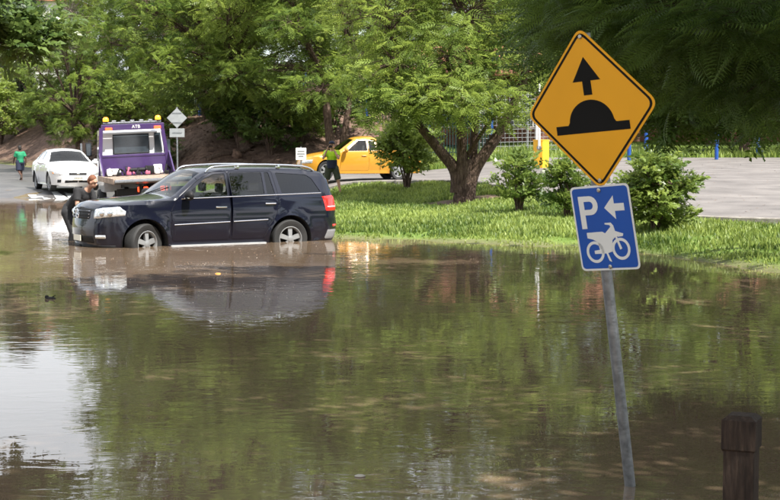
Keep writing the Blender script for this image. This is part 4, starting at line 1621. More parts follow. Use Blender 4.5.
def build_sedan():
    car = Car(sedan_spec)
    r = sedan
    car.build(r)
    for s in (1, -1):
        car.patch('grille', 'black', r, 0, .34, .555, .655, .016, side=s, nz=3)
        car.patch('bumper_intake', 'black', r, 0, .50, .285, .40, .014, side=s, nz=3)
        car.patch('fog_recess', 'black', r, .64, .82, .30, .42, .012, side=s, nz=3)
        car.patch('headlamp', 'lampglass', r, .46, 1.02, lambda u: .56 + .02 * u, lambda u: .68 + .035 * u, .012, side=s, nz=6)
        car.patch('indicator', 'amberlens', r, .96, 1.04, .60, .68, .016, side=s, nz=3)
        car.patch('tail_lamp', 'redlens', r, .45, 1.0, .80, .97, .012, rear=True, side=s)
        mirror_part(r, 1.80, .88, 1.0, s, 'white_paint')
    em = MB()
    em.ball((car.path(.61)[0].x - .030, 0, .61), (.015, .06, .045), 10, 8)
    em.build('emblem', 'chrome', r, smooth=True)
    pl = MB()
    fx = car.path(.44)[0].x - .02
    pl.box((fx, 0, .46), (.012, .37, .12))
    po = pl.build('number_plate', 'plate', r)
    ink = MB()
    for k in range(6):
        ink.box((fx - .008, -.13 + k * .052, .46), (.003, .030, .06))
    ink.build('plate_lettering', 'plateink', po)
    shift_children(r, -2.39)


build_sedan()

# ---- yellow utility with a tray tub
ute_spec = dict(
    profile=[(.16, .24), (.06, .30), (.0, .42), (.0, .56), (.04, .68), (.14, .76), (.5, .87), (1.0, .95), (1.35, .99), (1.5, 1.02), (1.9, 1.26), (2.2, 1.43), (2.5, 1.485), (2.95, 1.50), (3.14, 1.475), (3.20, 1.38), (3.25, 1.12), (3.30, 1.06), (3.5, 1.045), (4.4, 1.05), (5.0, 1.06), (5.06, .98), (5.07, .6), (5.0, .32)],
    sill=.24, axles=(.92, 4.06), arch_r=.385, arch_z=.345, belt=.99, paint='yellow_paint',
    wz=[.15, .3, .55, .78, 1.0, 1.42, 1.5], ww=[.84, .88, .92, .93, .90, .68, .63],
    front_round=(.65, .34), rear_round=(.25, .10), flare=.02, crease=[(.80, .006)], roll=.06,
    windows=[[(1.82, 1.02), (2.72, 1.03), (2.70, 1.40), (2.36, 1.39)], [(2.79, 1.035), (3.11, 1.05), (3.04, 1.36), (2.79, 1.405)]], glass=['glass', 'darkglass'],
    doors=[[(1.5, .34), (2.76, .34), (2.78, .8), (2.75, 1.44), (2.32, 1.425), (1.62, 1.0)]],
    handles=[(2.56, .86)], panes=dict(windscreen=(1.52, 2.18, 1.02, 1.42, 1), rear_window=(3.17, 3.26, 1.12, 1.40, 2), tub_cover=(3.36, 4.96, .98, 1.1, 1)),
    pane_mat='darkglass', crown_t=[0, .12, .3, .5, .7, .9, 1], crown=[.05, .12, .05, .06, .02, .03, .03],
    dash=(1.72, .85), seats=[(2.25, .38, .5), (2.25, -.38, .5)], track=1.6, tyre_r=.335, rim_r=.22, tyre_w=.23, spokes=6, grid=.09)
ute_c = Vector((-1.22, 55.0, H(-1.22, 55.0) + .032))
ute = thing('utility_vehicle', 'yellow two-door ute with a rear tub parked behind the grass verge', 'car', ute_c, R(15))
ute.scale = (.86, .97, 1.03)


def build_ute():
    car = Car(ute_spec)
    r = ute
    car.build(r)
    for s in (1, -1):
        car.patch('headlamp', 'lampglass', r, .50, 1.05, .60, lambda u: .70 + .03 * u, .012, side=s, nz=5)
        car.patch('grille', 'black', r, 0, .42, .40, .56, .012, side=s, nz=4)
        car.patch('tail_lamp', 'redlens', r, .70, .98, .70, .98, .012, rear=True, side=s)
        mirror_part(r, 1.76, .88, 1.04, s, 'yellow_paint')
        rail = MB()
        rail.tube([(3.34, s * .78, 1.10), (4.2, s * .80, 1.10), (4.98, s * .78, 1.11)], .022, 6)
        rail.build('tub_rail', 'black', r, smooth=True)
        seam = MB()
        seam.box((3.26, s * (car.W(3.26, .7) + .0005), .68), (.012, .006, .62))
        seam.build('tub_joint', 'liner', r)
    sb = MB()
    sb.tube([(3.30, -.72, 1.02), (3.32, -.66, 1.36), (3.32, .66, 1.36), (3.30, .72, 1.02)], .028, 8)
    sb.build('sports_bar', 'black', r, smooth=True)
    for ch in r.children:
        if ch.name.startswith('tub_cover'):
            ch.data.materials.clear()
            ch.data.materials.append(M['black'])
    shift_children(r, -2.49)


build_ute()


# ------------------------------------------------------------------ tow truck
def build_truck():
    base = Vector((-7.68, 47.4, -.33))
    r = thing('tow_truck', 'purple and white tilt-tray tow truck with lit amber beacons behind the stranded car', 'truck', base, R(16))
    r.rotation_euler = (0, R(-2.6), R(16))
    # local: +y is forward (away from the camera), headboard at y = 2.6, tray behind it
    dz = 1.30
    b = MB()
    b.box((0, .1, dz - .09), (2.36, 5.2, .10), bevel=.02)
    tr_ = b.build('tray', 'deckwood', r)
    for k in range(9):
        q = MB()
        q.box((-1.02 + k * .255, .1, dz - .035), (.225, 5.1, .012))
        q.build('deck_board', 'deckwood', tr_)
    for s in (-1, 1):
        q = MB()
        q.box((s * 1.20, .1, dz - .07), (.07, 5.24, .17), bevel=.015)
        q.build('side_rail', 'deckwood', r)
    q = MB()
    q.prism([(-2.5, dz - .16), (-2.72, dz - .10), (-2.72, dz - .06), (-2.5, dz - .02)], -1.20, 1.20, 'x')
    q.build('tail_lip', 'galv', r)
    # chassis
    c = MB()
    for s in (-1, 1):
        c.box((s * .42, 1.6, dz - .32), (.09, 8.0, .24))
    c.box((0, -2.2, dz - .42), (2.2, .10, .16), bevel=.02)
    c.box((0, 1.0, dz - .55), (1.2, .6, .4), bevel=.05)
    c.build('chassis', 'black', r)
    ub = MB()
    ub.box((0, -2.26, dz - .40), (2.25, .06, .20), bevel=.02)
    ub.build('bumper_beam', 'black', r)
    for s in (-1, 1):
        t = MB()
        t.box((s * .34 - .10, -2.305, dz - .34), (.13, .05, .15), bevel=.02)
        t.box((s * .34 + .08, -2.305, dz - .34), (.13, .05, .15), bevel=.02)
        t.build('tail_lamp', 'litred', r)
        g = MB()
        g.box((s * .95, -1.95, dz - .62), (.42, .02, .55))
        g.build('mudflap', 'black', r)
        for yy, tw in ((-1.0, .52), (4.35, .27)):
            if True:
                m_ = Matrix.Translation((s * (1.12 - tw / 2), yy, .41)) @ Matrix.Rotation(math.pi / 2, 4, 'Y')
                ty = MB()
                ty.lathe([(.24, -tw * .48), (.36, -tw * .5), (.405, -tw * .42), (.41, -tw * .3), (.41, tw * .3), (.405, tw * .42), (.36, tw * .5), (.24, tw * .48)], 28, m_, cap=False)
                w0 = ty.build('wheel', 'rubber', r, smooth=True)
                hb = MB()
                hb.lathe([(.25, -tw * .40), (.22, -tw * .3), (.1, -tw * .2), (.1, tw * .2), (.22, tw * .3), (.25, tw * .40)], 20, m_)
                hb.build('rim', 'alloy', w0, smooth=True)
    # headboard
    yh = 2.62
    top = dz + 1.58
    hb = MB()
    hb.box((0, yh, dz + .30), (2.16, .06, .62), bevel=.01)
    hd = hb.build('headboard', 'purple', r)
    for s in (-1, 1):
        lean = .10 if s > 0 else .02
        q = MB()
        q.prism([(s * 1.10, dz - .05), (s * 1.22, dz - .05), (s * (1.12 - lean), top), (s * (1.00 - lean), top)], yh - .05, yh + .06, 'y')
        q.build('headboard_post', 'purple', r)
        gs = MB()
        gs.prism([(yh - .06, dz), (yh - 1.2, dz), (yh - 1.1, dz + .08), (yh - .06, dz + .75)], s * 1.13, s * 1.17, 'x')
        gs.build('side_gusset', 'purple', r)
        lp = MB()
        lp.box((s * .80, yh - .085, top - .045), (.22, .05, .09), bevel=.01)
        lp.build('work_lamp', 'litred', r)
        # amber beacon on a bracket
        bc = MB()
        bc.lathe([(.085, 0), (.095, .03), (.09, .10), (.06, .14), (0, .15)], 16, Matrix.Translation((s * .86, yh + .12, top + .20)))
        bo = bc.build('beacon', 'amber', r, smooth=True)
        bb = MB()
        bb.lathe([(.10, 0), (.10, .04), (.0, .04)], 14, Matrix.Translation((s * .86, yh + .12, top + .165)))
        bb.build('beacon_base', 'black', bo)
    q = MB()
    q.box((0, yh, top), (2.06, .11, .20), bevel=.02)
    tb = q.build('headboard_beam', 'purple', r)
    text_mesh('lettering', 'ATB', .15, 'signwhite', tb, Matrix.Translation((.10, yh - .062, top)) @ Matrix.Rotation(math.pi / 2, 4, 'X'))
    q = MB()
    q.box((0, yh, dz + .64), (2.14, .10, .08), bevel=.015)
    q.build('headboard_rail', 'purple', r)
    lb = MB()
    lb.box((0, yh + .12, top + .15), (1.9, .16, .05), bevel=.015)
    for k in range(5):
        lb.box((-.6 + k * .3, yh + .10, top + .20), (.14, .12, .06), bevel=.02)
    lb.build('light_bar', 'galv', r)
    # cab
    cb = MB()
    cb.prism([(2.95, dz - .45), (2.95, dz + 1.40), (3.15, dz + 1.52), (4.3, dz + 1.50), (4.75, dz + .75), (5.0, dz + .55), (5.05, dz - .55), (2.95, dz - .55)], -1.02, 1.02, 'x')
    ca = cb.build('cab', 'white_paint', r)
    wv_ = MB()
    wv_.box((-.05, 2.93, dz + 1.02), (1.16, .02, .62), bevel=.008)
    wv_.build('rear_window', 'winglass', ca)
    wf = MB()
    wf.tube([(-.64, 2.925, dz + .71), (.54, 2.925, dz + .71), (.54, 2.925, dz + 1.33), (-.64, 2.925, dz + 1.33), (-.64, 2.925, dz + .71)], .022, 5)
    wf.build('window_seal', 'black', ca)
    for s in (-1, 1):
        sw = MB()
        sw.prism([(3.25, dz + .60), (4.45, dz + .60), (4.12, dz + 1.32), (3.25, dz + 1.34)], s * 1.025, s * 1.035, 'x')
        sw.build('side_window', 'winglass', ca)
        mr = MB()
        mr.tube([(s * 1.0, 4.5, dz + 1.15), (s * 1.32, 4.4, dz + 1.20), (s * 1.34, 4.35, dz + .55), (s * 1.0, 4.5, dz + .5)], .016, 6)
        mr.box((s * 1.34, 4.32, dz + .88), (.20, .09, .48), bevel=.03)
        mo = mr.build('mirror', 'black', r, smooth=True, angle=40)
        mg = MB()
        mg.box((s * 1.34, 4.27, dz + .88), (.16, .012, .40))
        mg.build('mirror_glass', 'winglass', mo)
    q = MB()
    q.prism([(.72, dz + .72), (.98, dz + .72), (.93, dz + 1.36), (.72, dz + 1.36)], 2.915, 2.93, 'y')
    q.build('side_vent', 'winglass', ca)
    # winch, chains, straps and dollies lying at the foot of the headboard
    wn = MB()
    wn.lathe([(.13, -.35), (.13, -.30), (.07, -.29), (.07, .29), (.13, .30), (.13, .35)], 14, Matrix.Translation((0, 2.25, dz + .16)) @ Matrix.Rotation(math.pi / 2, 4, 'Y'))
    wn.box((.45, 2.25, dz + .15), (.25, .25, .26), bevel=.03)
    wn.build('winch', 'black', r, smooth=True)
    rnd = random.Random(4)
    for k in range(7):
        st = MB()
        x = -.95 + .31 * k
        st.tube([(x, 2.1, dz + .03), (x + .08, 2.2, dz + .2 + rnd.uniform(0, .1)), (x + .2, 2.3, dz + .15), (x + .24, 2.15, dz + .03)], .035, 6)
        st.box((x + .05, 2.0, dz + .06), (.15, .12, .10), bevel=.02)
        st.build('strap', ['signwhite', 'black', 'pink', 'black', 'pink', 'signwhite', 'black'][k], r, smooth=True)
    dr = MB()
    dr.box((-.72, 2.5, dz + .12), (.48, .12, .20), bevel=.05)
    dr.build('wheel_skate', 'signwhite', r)
    dr = MB()
    dr.box((.72, 2.42, dz + .16), (.30, .12, .30), bevel=.05)
    dr.build('wheel_skate', 'signwhite', r)


build_truck()


# ------------------------------------------------------------------ people
def capsules_to_mesh(name, caps, balls, voxel, m, parent, smooth_it=4, flat=False):
    """Tapered bones and joints fused into one continuous skin by voxel remesh."""
    mb = MB()
    for a, b, ra, rb in caps:
        a, b = Vector(a), Vector(b)
        mb.tube([a, a.lerp(b, .5), b], [ra, (ra + rb) / 2, rb], 14)
        if not flat:
            mb.ball(a, ra, 12, 8)
            mb.ball(b, rb, 12, 8)
    for c, r in balls:
        mb.ball(c, r, 16, 12)
    o = mb.build(name, m, parent)
    md = o.modifiers.new('r', 'REMESH')
    md.mode = 'VOXEL'
    md.voxel_size = voxel
    ms = o.modifiers.new('s', 'SMOOTH')
    ms.iterations = smooth_it
    ms.factor = .5
    dg = bpy.context.evaluated_depsgraph_get()
    me = bpy.data.meshes.new_from_object(o.evaluated_get(dg))
    o.modifiers.clear()
    old = o.data
    o.data = me
    bpy.data.meshes.remove(old)
    me.name = name
    me.shade_smooth()
    return o


def V3(a):
    return Vector(a)


def person(label, loc, rotz, J, clothes, skin, hair, face_dir, extra=None):
    """J: joints in local metres (x right of the person, -y ahead)."""
    r = thing('person', label, 'person', loc, rotz)
    g = {k: Vector(v) for k, v in J.items()}
    hd = g['head']
    f = Vector(face_dir).normalized()
    up = (hd - g['neck']).normalized()
    rt = f.cross(up).normalized()
    up = rt.cross(f).normalized()

    def hp(a, b, c):
        return hd + rt * a + f * b + up * c
    caps = [(g['pelvis'], g['waist'], .135, .12), (g['waist'], g['chest'], .12, .145), (g['chest'], g['neck'], .125, .062), (g['neck'], hd - up * .03, .056, .056)]
    balls = [(hp(0, -.012, .03), (.078, .092, .095)), (hp(0, .012, -.045), (.062, .074, .075)), (hp(0, .062, -.088), (.030, .026, .022)),
             (hp(0, .098, -.022), (.013, .016, .024)), (hp(.078, -.005, -.01), (.012, .020, .030)), (hp(-.078, -.005, -.01), (.012, .020, .030)),
             (hp(.03, .078, .032), (.030, .014, .012)), (hp(-.03, .078, .032), (.030, .014, .012)), (hp(0, .086, -.062), (.026, .012, .012))]
    for s in ('l', 'r'):
        caps += [(g['chest'] + (g['sh_' + s] - g['chest']) * .4, g['sh_' + s], .095, .070), (g['sh_' + s], g['el_' + s], .058, .043), (g['el_' + s], g['wr_' + s], .042, .029)]
        caps += [(g['pelvis'] + (g['hip_' + s] - g['pelvis']) * .5, g['hip_' + s], .115, .105), (g['hip_' + s], g['kn_' + s], .092, .058), (g['kn_' + s], g['an_' + s], .056, .036)]
        toe = g['an_' + s] + Vector(J.get('toe_' + s, (0, -.16, -.055)))
        caps += [(g['an_' + s] + Vector((0, .03, -.05)), toe, .040, .032)]
        wv2, hv = g['wr_' + s], Vector(J['hand_' + s]).normalized()
        pn = Vector(J.get('palm_' + s, (1 if s == 'l' else -1, 0, 0))).normalized()
        sd_ = hv.cross(pn).normalized()
        pn = sd_.cross(hv)
        caps += [(wv2, wv2 + hv * .05, .026, .028), (wv2 + hv * .05 + sd_ * .02, wv2 + hv * .09 + sd_ * .028, .022, .016), (wv2 + hv * .05 - sd_ * .02, wv2 + hv * .09 - sd_ * .028, .022, .016)]
        for k, ln in enumerate((.068, .078, .073, .058)):
            o_ = wv2 + hv * .09 + sd_ * (.030 - .020 * k)
            k1 = o_ + hv * ln * .55 + pn * .008
            k2 = k1 + (hv * .6 + pn * .8).normalized() * ln * .5
            caps += [(o_, k1, .0095, .009), (k1, k2, .009, .008)]
        th = wv2 + hv * .03 + sd_ * .03
        t1 = th + (hv * .6 + sd_ * .7 + pn * .3).normalized() * .045
        caps += [(th, t1, .013, .011), (t1, t1 + (hv * .9 + pn * .3).normalized() * .035, .011, .009)]
    body = capsules_to_mesh('body', caps, balls, .013, skin, r)
    for s in (1, -1):
        e = MB()
        e.ball(hp(.030 * s, .079, .012), (.013, .009, .008), 10, 8)
        e.build('eye', 'black', body)
    hb = [(hp(0, -.026, .055), (.084, .088, .085)), (hp(0, -.055, .0), (.074, .062, .085))]
    capsules_to_mesh('hair', [], hb, .012, hair, r)
    for nm, m, cl, bl in clothes(g, hp):
        capsules_to_mesh(nm, cl, bl, .012, m, r, 3, flat=True)
    if extra:
        extra(g, hp, r)
    return r


def shirt_parts(g, grow=.020, sleeve=.75, hem=.0):
    c = [(g['pelvis'] - (g['waist'] - g['pelvis']) * hem, g['waist'], .150 + grow, .135 + grow), (g['waist'], g['chest'], .135 + grow, .155 + grow), (g['chest'], g['chest'].lerp(g['neck'], .85), .135 + grow, .075)]
    b = [(g['chest'], .14 + grow), (g['waist'], .130 + grow)]
    for s in ('l', 'r'):
        c += [(g['chest'] + (g['sh_' + s] - g['chest']) * .3, g['sh_' + s], .110 + grow, .080 + grow * .4), (g['sh_' + s], g['sh_' + s].lerp(g['el_' + s], sleeve), .070 + grow * .4, .066 + grow * .5)]
        b += [(g['sh_' + s], .072 + grow * .4)]
    return c, b


def leg_parts(g, end, grow=.018, flare=.0):
    c, b = [], [(g['pelvis'], .135 + grow)]
    for s in ('l', 'r'):
        h, k, a = g['hip_' + s], g['kn_' + s], g['an_' + s]
        c += [(g['pelvis'] + Vector((0, 0, .08)), h, .13 + grow, .112 + grow)]
        b += [(h, .108 + grow)]
        if end <= 1:
            c += [(h, h.lerp(k, end), .105 + grow, .082 + grow + flare)]
        else:
            c += [(h, k, .105 + grow, .066 + grow), (k, k.lerp(a, end - 1), .066 + grow, .055 + grow)]
            b += [(k, .066 + grow)]
    return c, b


def shoes(g, J=None):
    c = []
    for s in ('l', 'r'):
        t = Vector((0, -.17, -.05)) if not J else Vector(J.get('toe_' + s, (0, -.16, -.055)))
        a = g['an_' + s]
        c += [(a + Vector((0, .05, -.045)), a + t * 1.05, .048, .042), (a + Vector((0, 0, .06)), a + Vector((0, .01, -.05)), .052, .05)]
    return c


# worker taking a picture on the grass, facing the camera
hv = gp(332, 197)
hs = 56 * hv.y / FPX / 1.80


def SJ(J, k):
    return {a: (tuple(k * q for q in b) if not a.startswith(('hand', 'palm')) else b) for a, b in J.items()}


J1 = dict(pelvis=(0, 0, .94), waist=(0, .0, 1.12), chest=(0, .01, 1.32), neck=(0, 0, 1.49), head=(0, -.03, 1.66),
          sh_l=(.19, 0, 1.43), el_l=(.24, -.22, 1.24), wr_l=(.10, -.28, 1.52), sh_r=(-.19, 0, 1.43), el_r=(-.25, -.22, 1.24), wr_r=(-.11, -.28, 1.52),
          hip_l=(.11, 0, .92), kn_l=(.21, -.02, .50), an_l=(.28, .02, .10), hip_r=(-.11, 0, .92), kn_r=(-.17, -.04, .50), an_r=(-.18, 0, .10),
          hand_l=(-.45, -.1, .85), hand_r=(.45, -.1, .85), palm_l=(-.6, -.7, -.2), palm_r=(.6, -.7, -.2), toe_l=(.05, -.16, -.055), toe_r=(-.03, -.16, -.055))


def clothes1(g, hp):
    c, b = shirt_parts(g, .022, .62, .2)
    top = [q for q in c[1:]]
    yield 'high_visibility_shirt', 'hivis', top, b
    w0 = g['pelvis'].lerp(g['waist'], -.15)
    yield 'shirt_lower', 'cloth_navy', [(w0, g['waist'].lerp(g['chest'], .35), .178, .172)], []
    c, b = leg_parts(g, .86, .010, .016)
    yield 'shorts', 'cloth_olive', c, b
    yield 'boots', 'boot', shoes(g), []


def extra1(g, hp, r):
    cap = MB()
    cap.ball(hp(0, -.012, .068), (.096, .104, .072), 16, 10)
    cap.prism([(hp(a, b, 0).x, hp(a, b, 0).y) for a, b in ((-.075, .06), (-.06, .13), (0, .155), (.06, .13), (.075, .06))], hp(0, 0, .055).z, hp(0, 0, .068).z, 'z')
    cap.build('cap', 'cloth_navy', r, smooth=True, angle=50)


person('man in a lime and navy work shirt holding a camera to his face', hv, R(-6), SJ(J1, hs), clothes1, 'skin', 'hair_black', (0, -1, -.05), extra1)
cam_o = thing('camera', 'small dark camera held up by the man in the lime work shirt', 'camera', hv + Matrix.Rotation(R(-6), 3, 'Z') @ (Vector((0, -.30, 1.60)) * hs), R(-6))
q = MB()
q.box((0, 0, .02), (.13, .05, .085), bevel=.012)
q.build('camera_body', 'black', cam_o)
q = MB()
q.lathe([(.034, 0), (.036, .05), (.030, .055), (0, .045)], 16, Matrix.Translation((0, -.02, .02)) @ Matrix.Rotation(math.pi / 2, 4, 'X'))
q.build('lens', 'black', cam_o, smooth=True)

# man walking away up the road, green shirt
gm = gp(20.5, 180.5)
gs_ = 34.5 * gm.y / FPX / 1.80
J2 = dict(pelvis=(0, 0, .94), waist=(0, -.01, 1.12), chest=(0, -.02, 1.32), neck=(0, -.03, 1.49), head=(0, -.05, 1.67),
          sh_l=(.20, -.02, 1.43), el_l=(.27, -.10, 1.17), wr_l=(.26, -.26, .99), sh_r=(-.20, -.02, 1.43), el_r=(-.27, .10, 1.17), wr_r=(-.27, .10, .92),
          hip_l=(.10, 0, .92), kn_l=(.11, .06, .49), an_l=(.11, .42, .24), hip_r=(-.10, 0, .92), kn_r=(-.11, -.14, .52), an_r=(-.11, -.16, .10),
          hand_l=(0, -.2, -1), hand_r=(0, -.2, -1), palm_l=(-1, 0, 0), palm_r=(1, 0, 0), toe_l=(0, -.10, -.14), toe_r=(0, -.16, -.055))


def clothes2(g, hp):
    c, b = shirt_parts(g, .024, .75, .1)
    yield 'shirt', 'cloth_green', c, b
    c, b = leg_parts(g, .92, .026, .02)
    yield 'shorts', 'cloth_navy', c, b
    yield 'shoes', 'boot', shoes(g, J2), []


person('man in a green shirt and dark shorts walking away up the road', gm, R(215), SJ(J2, gs_), clothes2, 'skin_dark', 'hair_black', (0, -1, 0))

# man bent over the front corner of the four-wheel drive, standing in the water
mx_, my_ = -6.28, 30.15
J3 = dict(pelvis=(0, .18, .88), waist=(0, .08, 1.03), chest=(0, -.12, 1.20), neck=(0, -.27, 1.33), head=(0, -.38, 1.47),
          sh_l=(.19, -.15, 1.30), el_l=(.24, -.26, 1.02), wr_l=(.15, -.42, .86), sh_r=(-.19, -.15, 1.30), el_r=(-.25, -.20, 1.02), wr_r=(-.16, -.36, .84),
          hip_l=(.10, .17, .86), kn_l=(.12, .06, .47), an_l=(.12, .16, .10), hip_r=(-.10, .17, .86), kn_r=(-.13, .0, .47), an_r=(-.13, .10, .10),
          hand_l=(-.2, -.9, -.3), hand_r=(.2, -.9, -.3), palm_l=(0, 0, -1), palm_r=(0, 0, -1))


def clothes3(g, hp):
    c, b = shirt_parts(g, .022, .70, .1)
    yield 'shirt', 'cloth_black', c, b
    c, b = leg_parts(g, 1.95, .022)
    yield 'trousers', 'cloth_black', c, b
    yield 'shoes', 'boot', shoes(g), []


person('ginger-haired man in black bending over the bonnet of the stranded car', (mx_, my_, -.33), R(62), SJ(J3, 1.03), clothes3, 'skin', 'hair_red', (.25, -1, -.42))


# ------------------------------------------------------------------ road signs on the leaning pole
def build_signs():
    base = at(630.5, 489, 1)
    Yb = EYE * FPX / (489 - HOR)
    foot = gp(630.5, 489, 6, 20)
    foot = at(630.5, 489, 8.24)
    topp = at(580.5, 36, 8.04)
    # the pole leans left and a touch away
    d = (topp - foot).normalized()
    r = thing('road_sign', 'yellow hump sign and blue motorcycle parking sign on a leaning pole in the water', 'road sign', (foot.x, foot.y, -.33))
    loc = Vector((foot.x, foot.y, -.33))
    f0 = foot - loc
    low = f0 - d * (.36 / d.z)
    t0 = topp - loc
    q = MB()
    q.tube([low, f0, t0], .0305, 20)
    pl = q.build('pole', 'galv', r, smooth=True)
    cp = MB()
    cp.lathe([(.033, -.03), (.034, .004), (.025, .012), (0, .014)], 20, Matrix.Translation(t0) @ d.to_track_quat('Z', 'Y').to_matrix().to_4x4())
    cp.build('pole_cap', 'galv', pl, smooth=True)
    # sign frame: turned to the left of the camera, leaning with the pole
    yaw = R(-SIGN_YAW)
    e3 = d                                              # up along the pole
    e1 = Vector((math.cos(yaw), math.sin(yaw), 0))
    e1 = (e1 - e3 * e1.dot(e3)).normalized()
    e2 = e3.cross(e1)                                   # pointing to the back

    def frame(px, py, roll):
        p = at(px, py, 8.24 - .2 * (489 - py) / 453) - loc
        # put the plate just in front of the pole
        m_ = Matrix((e1, e2, e3)).transposed().to_4x4()
        t = (p - f0).dot(e3)
        onp = f0 + e3 * t
        side = (p - onp).dot(e1)
        pos = onp + e1 * side - e2 * .042
        return Matrix.Translation(pos) @ m_ @ Matrix.Rotation(R(roll), 4, 'Y')

    def plate(name, poly, mtx, thick, m, parent, y=0.0):
        k = MB()
        k.prism(poly, y, y + thick, 'y', mtx)
        return k.build(name, m, parent)

    def rounded(poly, rad, n=5):
        out_ = []
        k = len(poly)
        for i in range(k):
            p0, p1, p2 = Vector(poly[i - 1]), Vector(poly[i]), Vector(poly[(i + 1) % k])
            a, b = (p0 - p1).normalized(), (p2 - p1).normalized()
            for j in range(n + 1):
                t = j / n
                s0, s1 = p1 + a * rad, p1 + b * rad
                out_.append(tuple(s0 * (1 - t) ** 2 + p1 * 2 * t * (1 - t) + s1 * t * t))
        return out_
    # diamond
    md = frame(*DIA)
    h = .437
    dia = rounded([(0, h), (h, 0), (0, -h), (-h, 0)], .055)
    sgn = plate('hump_sign', dia, md, .0025, 'signyellow', r)
    plate('sign_back', [(a * .995, b * .995) for a, b in dia], md, .0015, 'alum', sgn, .003)

    def ring(o_, i_, mtx, m, parent, name, y=-.0012):
        n = len(o_)
        vv = [mtx @ Vector((a, y, b)) for a, b in o_] + [mtx @ Vector((a, y, b)) for a, b in i_]
        vv += [mtx @ Vector((a, y + .001, b)) for a, b in o_] + [mtx @ Vector((a, y + .001, b)) for a, b in i_]
        ff = []
        for i in range(n):
            j = (i + 1) % n
            ff += [(i, j, n + j, n + i), (i, 2 * n + i, 2 * n + j, j), (n + i, n + j, 3 * n + j, 3 * n + i)]
        return mesh_obj(name, vv, ff, m, parent)
    ho, hi = h - .018, h - .036
    o_ = rounded([(0, ho), (ho, 0), (0, -ho), (-ho, 0)], .048)
    i_ = rounded([(0, hi), (hi, 0), (0, -hi), (-hi, 0)], .042)
    ring(o_, i_, md, 'signblack', sgn, 'border')
    plate('arrow_symbol', [(0, .278), (.092, .150), (.028, .150), (.028, .075), (-.028, .075), (-.028, .150), (-.092, .150)], md, .001, 'signblack', sgn, -.0012)
    hump = [(-.245, -.125), (.245, -.125), (.245, -.078), (.160, -.078)] + [(.150 * math.cos(a), -.078 + .128 * math.sin(a)) for a in np.linspace(.12, math.pi - .12, 20)] + [(-.160, -.078), (-.245, -.078)]
    plate('hump_symbol', hump, md, .001, 'signblack', sgn, -.0012)
    # blue plate
    mb_ = frame(*BLU)
    w2, h2 = .197, .232
    rect = rounded([(-w2, h2), (w2, h2), (w2, -h2), (-w2, -h2)], .03)
    bl = plate('parking_sign', rect, mb_, .0025, 'signwhite', r)
    plate('sign_back', [(a * .99, b * .99) for a, b in rect], mb_, .0015, 'alum', bl, .003)
    wi, hi2 = w2 - .011, h2 - .011
    plate('blue_field', rounded([(-wi, hi2), (wi, hi2), (wi, -hi2), (-wi, -hi2)], .024), mb_, .001, 'signblue', bl, -.001)
    yl = -.002
    # letter P
    P_o = [(-.150, .178), (-.075, .178)] + [(-.075 + .052 * math.cos(a), .126 + .052 * math.sin(a)) for a in np.linspace(math.pi / 2, -math.pi / 2, 10)][1:-1] + [(-.075, .074), (-.115, .074), (-.115, .0), (-.150, .0)]
    P_i = [(-.115, .148), (-.078, .148)] + [(-.078 + .022 * math.cos(a), .126 + .022 * math.sin(a)) for a in np.linspace(math.pi / 2, -math.pi / 2, 8)][1:-1] + [(-.078, .104), (-.115, .104)]
    gv, gt = cdt([P_o, P_i], [])
    gt = [t for t in gt if inside(P_o, sum(gv[k].x for k in t) / 3, sum(gv[k].y for k in t) / 3) and not inside(P_i, sum(gv[k].x for k in t) / 3, sum(gv[k].y for k in t) / 3)]
    mesh_obj('letter_p', [mb_ @ Vector((v.x, yl, v.y)) for v in gv], gt, 'signwhite', bl)
    plate('arrow_symbol', [(.018, .108), (.086, .172), (.086, .128), (.150, .128), (.150, .088), (.086, .088), (.086, .044)], mb_, .001, 'signwhite', bl, yl)
    # motorcycle pictogram
    def annulus(cx_, cz, ro, ri):
        a_ = np.linspace(0, 2 * math.pi, 29)[:-1]
        ring([(cx_ + ro * math.cos(t), cz + ro * math.sin(t)) for t in a_], [(cx_ + ri * math.cos(t), cz + ri * math.sin(t)) for t in a_], mb_, 'signwhite', bl, 'wheel_symbol', yl)
    annulus(-.085, -.130, .060, .044)
    annulus(.090, -.118, .060, .044)
    bk = [(-.125, -.052), (-.125, -.022), (-.020, -.020), (-.002, -.030), (.020, -.012), (.040, .004), (.035, .014), (.005, .018), (.005, .026), (.045, .027), (.060, .010), (.066, -.020), (.118, -.036), (.112, -.050), (.080, -.052), (.070, -.046), (.040, -.070), (.034, -.130), (-.010, -.140), (-.090, -.140), (-.090, -.122), (-.052, -.118), (-.060, -.075), (-.090, -.060)]
    plate('motorcycle_symbol', bk, mb_, .001, 'signwhite', bl, yl)
    plate('fork_symbol', [(.058, -.040), (.072, -.044), (.098, -.116), (.084, -.122)], mb_, .001, 'signwhite', bl, yl - .0012)
    plate('stand_symbol', [(-.012, -.138), (.0, -.138), (.018, -.186), (.002, -.180)], mb_, .001, 'signwhite', bl, yl - .0012)
    # bolts
    for mtx, pts, par in ((md, ((0, .385), (0, -.385)), sgn), (mb_, ((0, .205), (0, -.213)), bl)):
        for (a, b) in pts:
            k = MB()
            k.lathe([(.012, 0), (.012, .004), (.007, .009), (0, .009)], 10, mtx @ Matrix.Translation((a, -.001, b)) @ Matrix.Rotation(math.pi / 2, 4, 'X'))
            k.build('bolt', 'bolt', par, smooth=True)
            c = MB()
            c.box((a, .022, b), (.08, .035, .03), mtx, bevel=.004)
            c.build('clamp', 'galv', par)


SIGN_YAW = 45
DIA = (600, 107, -2)
BLU = (615.5, 224.5, -3)
build_signs()

